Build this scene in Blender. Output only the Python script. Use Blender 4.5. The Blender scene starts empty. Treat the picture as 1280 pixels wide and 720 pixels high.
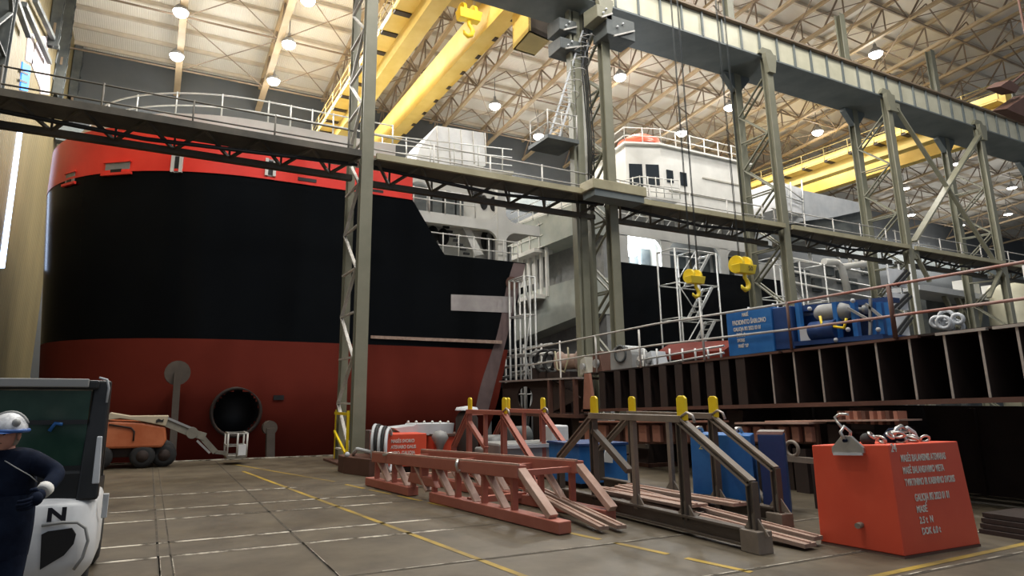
import bpy, bmesh, math, random
from mathutils import Vector, Matrix
random.seed(7)
SC = bpy.context.scene
COL = SC.collection
V = Vector
# ---------------------------------------------------------------- survey of the photograph (camera station)
U0, V0, FPX, EYE = 580., 333., 790., 1.9
PT = math.atan(165 / 790.); CP, SP = math.cos(PT), math.sin(PT)
AZ = math.atan(390 / 807.); CA, SA = math.cos(AZ), math.sin(AZ)
def S(u, v, X=None, Y=None, Z=None):
    """world point on the sight line through photo pixel (u,v), on a wall/floor plane of the hall"""
    r = u - U0; d = V0 - v; f = FPX * CP - d * SP; z = FPX * SP + d * CP
    a = (f * SA + r * CA, f * CA - r * SA, z)
    t = X / a[0] if X is not None else Y / a[1] if Y is not None else (Z - EYE) / a[2]
    return V((a[0] * t, a[1] * t, a[2] * t + EYE))
# ---------------------------------------------------------------- mesh builder
class MB:
    def __init__(self): self.v = []; self.f = []; self.s = []; self.m = []; self.mi = 0
    def add(self, vs, fs, smooth=False):
        b = len(self.v); self.v += [V(p) for p in vs]
        for f in fs: self.f.append([b + i for i in f]); self.s.append(smooth); self.m.append(self.mi)
        return self
    def box(self, x0, x1, y0, y1, z0, z1):
        return self.add([(x0,y0,z0),(x1,y0,z0),(x1,y1,z0),(x0,y1,z0),(x0,y0,z1),(x1,y0,z1),(x1,y1,z1),(x0,y1,z1)],
                        [(0,3,2,1),(4,5,6,7),(0,1,5,4),(1,2,6,5),(2,3,7,6),(3,0,4,7)])
    def hexa(self, lo, hi):
        n = len(lo)
        return self.add(list(lo) + list(hi), [tuple(range(n))[::-1], tuple(range(n, 2 * n))] + [(i, (i + 1) % n, n + (i + 1) % n, n + i) for i in range(n)])
    def bar(self, p0, p1, w, h=None, up=(0, 0, 1)):
        h = w if h is None else h
        p0, p1 = V(p0), V(p1); d = (p1 - p0).normalized(); up = V(up)
        if abs(d.dot(up)) > .98: up = V((0, 1, 0)) if abs(d.y) < .9 else V((1, 0, 0))
        a = d.cross(up).normalized() * (w / 2); b = a.cross(d).normalized() * (h / 2)
        q = [a + b, -a + b, -a - b, a - b]
        return self.hexa([p0 + k for k in q], [p1 + k for k in q])
    def ibeam(self, p0, p1, w, h, t=.03, up=(0, 0, 1)):
        p0, p1 = V(p0), V(p1); d = (p1 - p0).normalized(); u = V(up)
        if abs(d.dot(u)) > .98: u = V((0, 1, 0))
        a = d.cross(u).normalized(); b = a.cross(d).normalized()
        self.bar(p0, p1, t, h - 2 * t, b); o = b * (h / 2 - t / 2)
        self.bar(p0 + o, p1 + o, w, t, b); self.bar(p0 - o, p1 - o, w, t, b)
        return self
    def tube(self, pts, r, n=8, closed=False, cap=True):
        pts = [V(p) for p in pts]; N = len(pts); rs = r if isinstance(r, (list, tuple)) else [r] * N
        rings = []; prev = None
        for i, p in enumerate(pts):
            if closed: d = pts[(i + 1) % N] - pts[i - 1]
            else: d = pts[min(i + 1, N - 1)] - pts[max(i - 1, 0)]
            d.normalize()
            if prev is None:
                a = d.cross(V((0, 0, 1)) if abs(d.z) < .9 else V((1, 0, 0))).normalized()
            else: a = (prev - d * prev.dot(d)).normalized()
            prev = a; b = d.cross(a)
            rings.append([p + (a * math.cos(2 * math.pi * k / n) + b * math.sin(2 * math.pi * k / n)) * rs[i] for k in range(n)])
        vs = [q for ring in rings for q in ring]; fs = []
        for i in range(N if closed else N - 1):
            j = (i + 1) % N
            for k in range(n): fs.append((i * n + k, i * n + (k + 1) % n, j * n + (k + 1) % n, j * n + k))
        self.add(vs, fs, True)
        if not closed and cap: 
            b = len(self.v) - len(vs)
            self.f += [[b + k for k in range(n)][::-1], [b + (N - 1) * n + k for k in range(n)]]; self.s += [False] * 2; self.m += [self.mi] * 2
        return self
    def cyl(self, p0, p1, r0, r1=None, n=16): return self.tube([p0, p1], [r0, r0 if r1 is None else r1], n)
    def lathe(self, prof, c, axis=(0, 0, 1), n=20):
        """prof: (radius, height) pairs along axis from c"""
        c = V(c); ax = V(axis).normalized(); a = ax.cross(V((0, 0, 1)) if abs(ax.z) < .9 else V((1, 0, 0))).normalized(); b = ax.cross(a)
        vs = [c + ax * h + (a * math.cos(2 * math.pi * k / n) + b * math.sin(2 * math.pi * k / n)) * max(r, 1e-4) for r, h in prof for k in range(n)]
        fs = [(i * n + k, i * n + (k + 1) % n, (i + 1) * n + (k + 1) % n, (i + 1) * n + k) for i in range(len(prof) - 1) for k in range(n)]
        return self.add(vs, fs, True)
    def ball(self, c, r, n=12, m=8):
        c = V(c); r = V((r, r, r)) if not isinstance(r, (tuple, list, Vector)) else V(r)
        vs = [c + V((r.x * math.sin(math.pi * i / m) * math.cos(2 * math.pi * k / n), r.y * math.sin(math.pi * i / m) * math.sin(2 * math.pi * k / n), r.z * math.cos(math.pi * i / m))) for i in range(m + 1) for k in range(n)]
        return self.add(vs, [(i * n + k, (i + 1) * n + k, (i + 1) * n + (k + 1) % n, i * n + (k + 1) % n) for i in range(m) for k in range(n)], True)
    def prism(self, poly, axis, a0, a1):
        """poly: 2D outline; axis x: (y,z)  y: (x,z)  z: (x,y)"""
        def p3(p, a): return {'x': (a, p[0], p[1]), 'y': (p[0], a, p[1]), 'z': (p[0], p[1], a)}[axis]
        return self.hexa([p3(p, a0) for p in poly], [p3(p, a1) for p in poly])
    def ring(self, c, R, r, axis=(1, 0, 0), n=24, m=6):
        ax = V(axis).normalized(); a = ax.cross(V((0, 0, 1)) if abs(ax.z) < .9 else V((1, 0, 0))).normalized(); b = ax.cross(a); c = V(c)
        return self.tube([c + (a * math.cos(2 * math.pi * k / n) + b * math.sin(2 * math.pi * k / n)) * R for k in range(n)], r, m, True)
    def grid(self, fn, nu, nv, smooth=True):
        vs = [fn(i / nu, j / nv) for i in range(nu + 1) for j in range(nv + 1)]
        return self.add(vs, [(i * (nv + 1) + j, (i + 1) * (nv + 1) + j, (i + 1) * (nv + 1) + j + 1, i * (nv + 1) + j + 1) for i in range(nu) for j in range(nv)], smooth)
    def each(self, name, mat, parent=None, bevel=0, label=None):
        """one object per connected piece"""
        up = list(range(len(self.v)))
        def find(i):
            while up[i] != i: up[i] = up[up[i]]; i = up[i]
            return i
        for f in self.f:
            for i in f[1:]: up[find(i)] = find(f[0])
        parts = {}
        for f, s in zip(self.f, self.s): parts.setdefault(find(f[0]), []).append((f, s))
        for fl_ in parts.values():
            q = MB(); idx = {}
            for f, s in fl_:
                for i in f:
                    if i not in idx: idx[i] = len(q.v); q.v.append(self.v[i])
                q.f.append([idx[i] for i in f]); q.s.append(s); q.m.append(0)
            o = q.build(name, mat, parent, bevel)
            if label: o['label'] = label
    def build(self, name, mat, parent=None, bevel=0, fix=True):
        me = bpy.data.meshes.new(name)
        o3 = WLOC.get(parent.name, V((0, 0, 0))) if parent else V((0, 0, 0))
        me.from_pydata([tuple(p - o3) for p in self.v], [], self.f)
        me.polygons.foreach_set('use_smooth', self.s); me.polygons.foreach_set('material_index', self.m)
        for m in (mat if isinstance(mat, (list, tuple)) else [mat]): me.materials.append(m)
        if fix:
            bm = bmesh.new(); bm.from_mesh(me); bmesh.ops.recalc_face_normals(bm, faces=bm.faces); bm.to_mesh(me); bm.free()
        ob = bpy.data.objects.new(name, me); COL.objects.link(ob)
        WLOC[ob.name] = o3
        if parent: ob.parent = parent
        if bevel:
            b = ob.modifiers.new('edge', 'BEVEL'); b.width = bevel; b.segments = 2; b.limit_method = 'ANGLE'; b.angle_limit = .7
        return ob
WLOC = {}
def tag(o, label, cat=None, group=None, kind=None):
    if label: o['label'] = label
    if cat: o['category'] = cat
    if group: o['group'] = group
    if kind: o['kind'] = kind
    return o
def root(name, loc, label, cat, group=None, kind=None):
    o = bpy.data.objects.new(name, None); COL.objects.link(o); o.location = V(loc); o.empty_display_size = .2
    WLOC[o.name] = V(loc); return tag(o, label, cat, group, kind or 'thing')
def copy_tree(o, loc=None, rot=None, label=None, parent=None):
    c = o.copy(); COL.objects.link(c)
    if parent: c.parent = parent
    if loc is not None: c.location = V(loc)
    if rot is not None: c.rotation_euler = (0, 0, rot)
    if label: c['label'] = label
    for ch in list(o.children): copy_tree(ch, parent=c)
    return c
# ---------------------------------------------------------------- materials
def mat(name, c, c2=None, scale=2., rough=.6, metal=0., bump=0., stretch=None, contrast=.5, spec=.5, noise2=None, obj=True):
    m = bpy.data.materials.new(name); m.use_nodes = True; nt = m.node_tree; N, L = nt.nodes, nt.links
    b = N['Principled BSDF']; b.inputs['Roughness'].default_value = rough; b.inputs['Metallic'].default_value = metal
    b.inputs['Specular IOR Level'].default_value = spec
    b.inputs['Base Color'].default_value = (*c, 1)
    if c2 is not None or bump:
        t = N.new('ShaderNodeTexCoord'); mp = N.new('ShaderNodeMapping'); nz = N.new('ShaderNodeTexNoise')
        L.new(t.outputs['Object'], mp.inputs['Vector']); L.new(mp.outputs['Vector'], nz.inputs['Vector'])
        mp.inputs['Scale'].default_value = stretch or (1, 1, 1)
        nz.inputs['Scale'].default_value = scale; nz.inputs['Detail'].default_value = 6; nz.inputs['Roughness'].default_value = .62
        if c2 is not None:
            r = N.new('ShaderNodeValToRGB'); r.color_ramp.elements[0].position = .5 - contrast * .3; r.color_ramp.elements[1].position = .5 + contrast * .3
            r.color_ramp.elements[0].color = (*c, 1); r.color_ramp.elements[1].color = (*c2, 1)
            L.new(nz.outputs['Fac'], r.inputs['Fac']); L.new(r.outputs['Color'], b.inputs['Base Color'])
        if bump:
            bp = N.new('ShaderNodeBump'); bp.inputs['Strength'].default_value = bump; bp.inputs['Distance'].default_value = .02
            L.new(nz.outputs['Fac'], bp.inputs['Height']); L.new(bp.outputs['Normal'], b.inputs['Normal'])
    return m
def emit(name, c, s):
    m = bpy.data.materials.new(name); m.use_nodes = True; b = m.node_tree.nodes['Principled BSDF']
    b.inputs['Base Color'].default_value = (*c, 1); b.inputs['Emission Color'].default_value = (*c, 1); b.inputs['Emission Strength'].default_value = s
    return m
def corrugated(name, c, c2, scale, axis, rough=.6, depth=.5):
    m = mat(name, c, c2, .6, rough, contrast=1.2, stretch=(1, 1, .12) if axis == 'Y' else None); nt = m.node_tree; N, L = nt.nodes, nt.links
    t = N.new('ShaderNodeTexCoord'); w = N.new('ShaderNodeTexWave'); w.bands_direction = axis; w.inputs['Scale'].default_value = scale
    L.new(t.outputs['Object'], w.inputs['Vector']); bp = N.new('ShaderNodeBump'); bp.inputs['Strength'].default_value = depth; bp.inputs['Distance'].default_value = .06
    L.new(w.outputs['Fac'], bp.inputs['Height']); L.new(bp.outputs['Normal'], N['Principled BSDF'].inputs['Normal'])
    return m
M = dict(
    concrete=mat('concrete', (.045, .033, .019), (.135, .110, .072), 1.3, .55, bump=.2, contrast=.85),
    joint=mat('pale_joint', (.07, .055, .036), (.56, .51, .42), 3.2, .7, contrast=.3),
    groove=mat('dark_joint', (.03, .025, .018), (.11, .09, .065), 4, .8, contrast=.6),
    yellow_line=mat('worn_yellow_paint', (.105, .08, .042), (.46, .30, .025), .9, .65, contrast=.7),
    dock=mat('dock_floor', (.05, .043, .035), (.09, .075, .06), .5, .8),
    roof=corrugated('cream_roof_deck', (.70, .665, .59), (.82, .78, .70), 2.4, 'X', .7, .35),
    purlin=mat('cream_purlin', (.50, .44, .35), (.62, .55, .44), 1, .6),
    truss=mat('tan_truss_paint', (.36, .27, .16), (.47, .36, .23), .8, .55),
    truss2=mat('brown_truss_web', (.17, .125, .085), (.26, .195, .135), .8, .6),
    farwall=mat('blue_grey_wall', (.060, .068, .075), (.125, .132, .135), .18, .8, contrast=1.2),
    ochre=corrugated('ochre_cladding', (.10, .078, .034), (.215, .17, .078), .9, 'Y', .6, .5),
    ochre2=mat('mauve_panel', (.50, .44, .48), (.62, .56, .58), 1, .6),
    darksteel=mat('dark_blue_steel', (.05, .06, .065), (.12, .13, .125), .9, .6),
    column=mat('olive_column_paint', (.15, .147, .10), (.255, .245, .18), 1.1, .5, contrast=1.3),
    column2=mat('olive_grey_paint', (.145, .148, .105), (.25, .243, .18), 1.1, .5, contrast=1.3),
    girder=mat('blue_grey_girder', (.10, .12, .125), (.17, .19, .185), .5, .5),
    panel=mat('pale_olive_web', (.47, .45, .33), (.58, .555, .42), .7, .5),
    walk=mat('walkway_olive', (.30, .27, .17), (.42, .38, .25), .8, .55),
    walk_brown_shade=mat('walkway_brown_shade', (.05, .045, .035), (.12, .105, .08), .8, .6),  # dark brown chords and webs; painted-in shade on the left span
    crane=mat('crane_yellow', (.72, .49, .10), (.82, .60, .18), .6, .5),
    crane_b=mat('crane_yellow_dull', (.36, .28, .10), (.48, .37, .14), .6, .55),  # duller yellow than the bridge girders
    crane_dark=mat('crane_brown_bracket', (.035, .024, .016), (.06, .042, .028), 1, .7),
    hook=mat('hook_yellow', (.80, .57, .02), (.88, .66, .05), 2, .4),
    black_hull=mat('black_topside_paint', (.0030, .0035, .0045), (.006, .007, .008), .35, .20, contrast=1.4, spec=.06),
    red_hull=mat('antifouling_red', (.115, .016, .010), (.165, .026, .015), .5, .7, contrast=1.2, spec=.12),
    red_bul=mat('bright_red_paint', (.80, .035, .022), (.90, .055, .035), .6, .32),
    primer=mat('brown_primer', (.085, .055, .055), (.20, .14, .135), 1.2, .6, contrast=1.2),
    patch=mat('grey_patch', (.32, .29, .29), (.40, .37, .36), 1.5, .6),
    white=mat('ship_white', (.62, .61, .57), (.72, .71, .67), .8, .45),
    beige=mat('ship_beige', (.34, .325, .27), (.45, .43, .37), .8, .5),
    greenpale=mat('pale_green_primer', (.33, .36, .33), (.47, .49, .44), .6, .55),
    canvas=mat('white_tarpaulin', (.60, .61, .63), (.74, .75, .76), 1.2, .6, bump=.3),
    canvas2=mat('grey_tarpaulin', (.36, .38, .41), (.46, .48, .50), 1., .6, bump=.3),
    dark=mat('black_opening', (.006, .006, .007), (.012, .012, .013), 2, .5),
    glass=mat('dark_glass', (.02, .025, .03), None, 1, .08),
    orange_dome=mat('orange_dome', (.80, .12, .06), None, 1, .4),
    galv=mat('galvanised_tube', (.48, .49, .48), (.62, .62, .60), 3, .4, .3),
    railgrey=mat('pale_rail', (.42, .40, .37), (.60, .58, .54), 3, .5),
    railred=mat('rusty_rail', (.30, .09, .06), (.40, .30, .27), 1.1, .6),
    rust=mat('dark_rust', (.016, .010, .008), (.042, .024, .018), 1.6, .75, bump=.2, contrast=1.2),
    rust2=mat('rust_brown', (.075, .032, .020), (.13, .06, .042), 1.8, .7, bump=.2, contrast=1.2),
    salmon=mat('salmon_primer', (.28, .115, .075), (.42, .20, .14), 1.6, .6, contrast=1.2),
    pink=mat('pink_rust_primer', (.33, .095, .065), (.46, .165, .12), 2.2, .55, contrast=1.2),
    pinkedge=mat('worn_primer_edge', (.42, .26, .20), (.56, .38, .31), 3, .6),
    postdark=mat('dark_worn_steel', (.060, .046, .035), (.135, .108, .085), 2.5, .6, contrast=1.2, bump=.15),
    wornsteel=mat('worn_brown_steel', (.135, .108, .085), (.30, .25, .20), 2.5, .55, contrast=1.2, bump=.15),
    plank=mat('pink_grey_plank', (.27, .175, .135), (.42, .30, .24), 1.5, .65, stretch=(4, .5, 4)),
    tabyellow=mat('safety_yellow', (.86, .60, .012), (.92, .70, .03), 3, .4),
    block_red=mat('weight_red', (.64, .065, .028), (.74, .105, .05), 1.8, .45, contrast=1.3),
    edge=mat('bare_edge', (.40, .36, .33), (.55, .50, .46), 3, .4, .5),
    blue=mat('weight_blue', (.012, .115, .37), (.03, .17, .46), 1.5, .45),
    blue_dark=mat('navy_blue_shade', (.008, .035, .13), (.015, .055, .19), 1.5, .5),
    letter=mat('pale_stencil', (.62, .58, .53), (.72, .68, .62), 9, .7),
    letter_y=mat('yellow_stencil', (.60, .50, .12), None, 9, .7),
    letter_d=mat('black_letter', (.012, .012, .02), None, 9, .4),
    grey=mat('machine_grey', (.24, .245, .24), (.34, .34, .33), 1.6, .5),
    lightgrey=mat('pale_grey', (.48, .50, .52), (.58, .60, .62), 1.6, .5),
    steel=mat('bright_steel', (.48, .47, .45), (.62, .61, .58), 4, .3, .8),
    orange=mat('lift_orange', (.42, .10, .03), (.55, .17, .07), 1.3, .5),
    liftcream=mat('lift_cream', (.50, .42, .30), None, 2, .5),
    rubber=mat('black_rubber', (.013, .013, .014), (.022, .022, .022), 6, .8),
    lift_arm=mat('lift_grey_arm', (.17, .155, .13), (.27, .25, .20), 2, .5),
    fork_white=mat('truck_white', (.66, .67, .68), (.72, .73, .74), 2, .35),
    fork_black=mat('truck_black', (.010, .011, .012), (.016, .017, .018), 3, .4),
    fork_glass=mat('green_glass', (.016, .045, .032), (.04, .085, .06), 1.2, .15, spec=.25),
    fork_band=mat('grey_roof_edge', (.30, .30, .29), None, 3, .4),
    navy=mat('navy_workwear', (.004, .006, .015), (.010, .016, .034), 5, .9, bump=.3, spec=.12),
    skin=mat('skin', (.46, .21, .15), (.55, .27, .20), 12, .55),
    helmet=mat('helmet_white', (.30, .31, .33), (.66, .67, .69), 9, .3, contrast=.3),
    helmet_b=mat('helmet_blue', (.03, .10, .32), None, 5, .4),
    glove=mat('pale_glove', (.55, .55, .53), (.66, .66, .63), 9, .8),
    lampglow=emit('lamp_glow', (1., .97, .92), 14.),
    worklamp=emit('work_lamp_glow', (.85, .93, 1.), 22.),
    daywin=emit('daylight_pane', (.55, .70, 1.), 3.5),
    daywin2=emit('blue_daylight_pane', (.04, .22, .85), 1.0),
)
def lettering(parent, body, size, org, xa, ya, m, name='lettering', xscale=1., bold=0.):
    c = bpy.data.curves.new(name, 'FONT'); c.body = body; c.size = size; c.extrude = .002; c.materials.append(m); c.offset = bold
    t_ = bpy.data.objects.new('tmp', c); COL.objects.link(t_); dg = bpy.context.evaluated_depsgraph_get(); dg.update()
    me = bpy.data.meshes.new_from_object(t_.evaluated_get(dg)); bpy.data.objects.remove(t_); bpy.data.curves.remove(c)
    o = bpy.data.objects.new(name, me); COL.objects.link(o)
    xa, ya = V(xa).normalized(), V(ya).normalized(); n = xa.cross(ya)
    mw = Matrix((xa * xscale, ya, n)).transposed().to_4x4()
    o.parent = parent; mw.translation = V(org) - WLOC.get(parent.name, V((0, 0, 0))); o.matrix_local = mw
    return o
WORLD = .25; EXPO = .32
# ================================================================ the hall
def roofz(y): return 26.0 + (48 - y) * .1
fl = MB()
fl.box(-9, 60, -4, 22.0, -.4, 0)
fl.mi = 1
def strip(m, x0, y0, x1, y1, w, i, z=.004):
    m.mi = i; a, b = V((x0, y0, 0)), V((x1, y1, 0)); d = (b - a).normalized(); n = V((-d.y, d.x, 0)) * w / 2
    m.add([a + n + V((0, 0, z)), a - n + V((0, 0, z)), b - n + V((0, 0, z)), b + n + V((0, 0, z))], [(0, 1, 2, 3)])
for u, v in [(225, 618), (225, 635.5), (225, 648), (225, 677), (225, 694.5)]:       # pairs of pale slab joints across the aisle
    y = S(u, v, Z=0).y; strip(fl, -9, y, 4.2 if v > 630 else 3, y, .085, 1); strip(fl, -9, y + .065, 5, y + .065, .025, 2)
for y in (7.25, 5.52, 4.6): strip(fl, 2, y, 14, y, .03, 2); strip(fl, 2.5, y + .035, 14, y + .035, .018, 1)
for x0, w in ((.30, .03), (.44, .02), (2.05, .035)): strip(fl, x0, -4, x0 - .12, 21.9, w, 2); strip(fl, x0 + .03, -4, x0 - .05, 9, w * .8, 1)
strip(fl, 3.95, 5.4, 2.35, 18.4, .09, 3)                                            # long yellow walkway line
for k in range(9):                                                                   # broken yellow line along the storage strip
    t0, t1 = k / 9, k / 9 + .085; a, b = V((4.1, 14.6, 0)), V((6.25, 5.2, 0))
    p, q = a.lerp(b, t0), a.lerp(b, t1); strip(fl, p.x, p.y, q.x, q.y, .10, 3)
strip(fl, 2.3, 20.5, 4.0, 15.2, .09, 3)
strip(fl, 6.6, 4.72, 13.5, 4.95, .09, 3)
fl.mi = 1; fl.box(-9, 60, 21.93, 22.02, -.1, .03)
fl.build('floor', [M['concrete'], M['joint'], M['groove'], M['yellow_line']], fix=False)['kind'] = 'structure'
MB().box(-9, 125, 22.02, 48.3, -1.8, -1.3).build('floor_dock', M['dock'])['kind'] = 'structure'
w = MB(); w.box(-9, 125, 48, 48.3, -1.3, 26.2)
w.build('wall_far', M['farwall'])['kind'] = 'structure'
MB().box(119, 119.3, 0, 48, -1.3, 30).build('wall_right', M['farwall'])['kind'] = 'structure'
WX = -7.0
w = MB(); w.box(WX - .25, WX, 8, 48, -1.3, 29)
wl = w.build('wall_left', M['ochre']); wl['kind'] = 'structure'
def wallpatch(name, quad, m, parent=None, th=.05):
    p = [S(u, v, X=WX) for u, v in quad]
    b = MB(); b.hexa([V((WX, q.y, q.z)) for q in p], [V((WX + th, q.y, q.z)) for q in p]); return b.build(name, m, parent)
# daylight slots and glazing on the left wall
wn = wallpatch('window_1', [(27, 160), (22, 160), (-2, 335), (4, 335)], M['daywin'], th=.06); wn['kind'] = 'structure'
wn = wallpatch('window_2', [(37, 83), (27, 77), (24, 112), (33, 114)], M['daywin2'], th=.06); wn['kind'] = 'structure'
b = MB(); b.mi = 0
for f in (.33, .66):
    p, q = S(36 - f * 4, 83 + f * 31, X=WX + .07), S(26 - f * 3, 77 + f * 35, X=WX + .07); b.bar(p, q, .06, .1)
b.build('glazing_bar', M['darksteel'], wn)
wn = wallpatch('window_3', [(58, 72), (50, 72), (49, 117), (56, 118)], M['ochre2'], th=.06); wn['kind'] = 'structure'
for i, q in enumerate(([(42, 42), (34, 42), (31, 75), (40, 80)], [(62, 45), (47, 45), (38, 78), (50, 112)], [(62, 80), (57, 78), (56, 118), (61, 118)])):
    o = wallpatch('trim_%d' % (i + 1), q, M['ochre2'], th=.04); o['kind'] = 'structure'
# dark pilasters and a raking brace against the left wall
for i, (ua, va, ub, vb, wd) in enumerate(((104, 0, 92, 128, .75), (82, 0, 74, 128, .55), (70, 0, 66, 60, .4))):
    p, q = S(ua, va, X=WX + .3), S(ub, vb, X=WX + .3); y = (p.y + q.y) / 2 + .4
    r = root('wall_pilaster', (WX + .3, y, -1.3), ('wide dark steel pilaster on the ochre wall where it meets the far wall', 'middle dark steel pilaster high on the ochre wall', 'narrow dark steel pilaster on the ochre wall beside the blue window')[i], 'pilaster')
    zlo = S(ub, vb, X=WX + .3).z; MB().ibeam((WX + .3, y, zlo), (WX + .3, y, 28.5), .5, wd, .05, (0, 1, 0)).build('shaft', M['darksteel'], r)
    MB().bar((WX + .3, y - wd * .45, 21.5), (WX + .3, y + wd * .3, 28), .12, .12).build('rib', M['truss2'], r)
    b = MB()
    for k in range(9): z = 19 + k; b.bar((WX + .56, y - wd * .4, z), (WX + .56, y + wd * .4, z + .8), .05, .08)
    b.build('lacing', M['darksteel'], r)
r = root('wall_brace', (WX + .2, 30, 20), 'dark raking steel braces high on the ochre wall', 'brace')
for a, b_ in (((30, 5), (62, 78)), ((44, 0), (72, 60)), ((20, 0), (36, 45))):
    MB().bar(S(*a, X=WX + .3), S(*b_, X=WX + .3), .22, .22).build('strut', M['darksteel'], r)
# roof deck, purlins
b = MB(); b.hexa([(-9, -2, roofz(-2)), (125, -2, roofz(-2)), (125, 48.3, roofz(48.3)), (-9, 48.3, roofz(48.3))],
                 [(-9, -2, roofz(-2) + .2), (125, -2, roofz(-2) + .2), (125, 48.3, roofz(48.3) + .2), (-9, 48.3, roofz(48.3) + .2)])
ce = b.build('ceiling', M['roof']); ce['kind'] = 'structure'
y = 47.2
while y > 12:
    MB().ibeam((-7, y, roofz(y) - .16), (120, y, roofz(y) - .16), .16, .3, .03).build('purlin', M['purlin'], ce); y -= 2.05
# roof trusses along the roof slope
TX = [-.35, 5.4, 10.3, 15.05, 19.85, 24.65, 29.2, 33.8, 38.3, 42.7, 47.6, 52.5, 58, 64, 71, 79, 88, 98, 109]
tl = ['first roof truss from the ochre wall, tan', 'second roof truss from the ochre wall, tan', 'third roof truss from the ochre wall, half behind the left column',
      'roof truss directly above the yellow overhead crane', 'roof truss just right of the yellow overhead crane', 'tan roof truss right of the column with the ladder']
for i, x in enumerate(TX):
    far = i > 12
    r = root('roof_truss', (x, 48, 24), tl[i] if i < 6 else 'tan roof truss number %d counted from the ochre wall' % (i + 1), 'roof truss', 'roof trusses', kind='structure')
    y0, y1 = 47.8, 12.0; D = 2.3
    MB().bar((x, y0, roofz(y0) - .45), (x, y1, roofz(y1) - .45), .22, .22).build('top_chord', M['truss'], r)
    MB().bar((x, y0, roofz(y0) - D), (x, y1, roofz(y1) - D), .26 if i > 1 else .42, .2).build('bottom_chord', M['truss'], r)
    b = MB(); n = 12
    for k in range(n):
        ya, yb = y0 + (y1 - y0) * k / n, y0 + (y1 - y0) * (k + 1) / n; ym = (ya + yb) / 2
        b.bar((x, ya, roofz(ya) - D), (x, ym, roofz(ym) - .5), .09); b.bar((x, ym, roofz(ym) - .5), (x, yb, roofz(yb) - D), .09)
        b.bar((x, ym, roofz(ym) - .5), (x, ym, roofz(ym) - D), .07)
    b.build('web', M['truss2'], r)
# longitudinal sway frames between the trusses
for i, y in enumerate((44.5, 38.6, 32.7, 26.8, 21.0)):
    r = root('sway_frame', (50, y, roofz(y) - 2), 'row of thin brown sway bracing under the roof, %s from the far wall' % ('first', 'second', 'third', 'fourth', 'fifth')[i], 'roof bracing', 'roof bracing rows', kind='structure')
    MB().bar((-7, y, roofz(y) - 2.25), (118, y, roofz(y) - 2.25), .09).build('rod', M['truss2'], r)
    b = MB()
    for a, c in zip(TX[2:-1], TX[3:]):
        m_ = (a + c) / 2
        b.bar((a, y, roofz(y) - 2.3), (m_, y, roofz(y) - .45), .07); b.bar((m_, y, roofz(y) - .45), (c, y, roofz(y) - 2.3), .07)
    b.build('web', M['truss2'], r)
    b = MB()
    for a, c in zip(TX[:-1], TX[1:]):
        b.bar((a, y, roofz(y) - 2.3), (c, y - 5.9, roofz(y - 5.9) - 2.3), .045)
        b.bar((c, y, roofz(y) - 2.35), (a, y - 5.9, roofz(y - 5.9) - 2.35), .045)
    b.build('wind_rod', M['truss2'], r)
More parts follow.
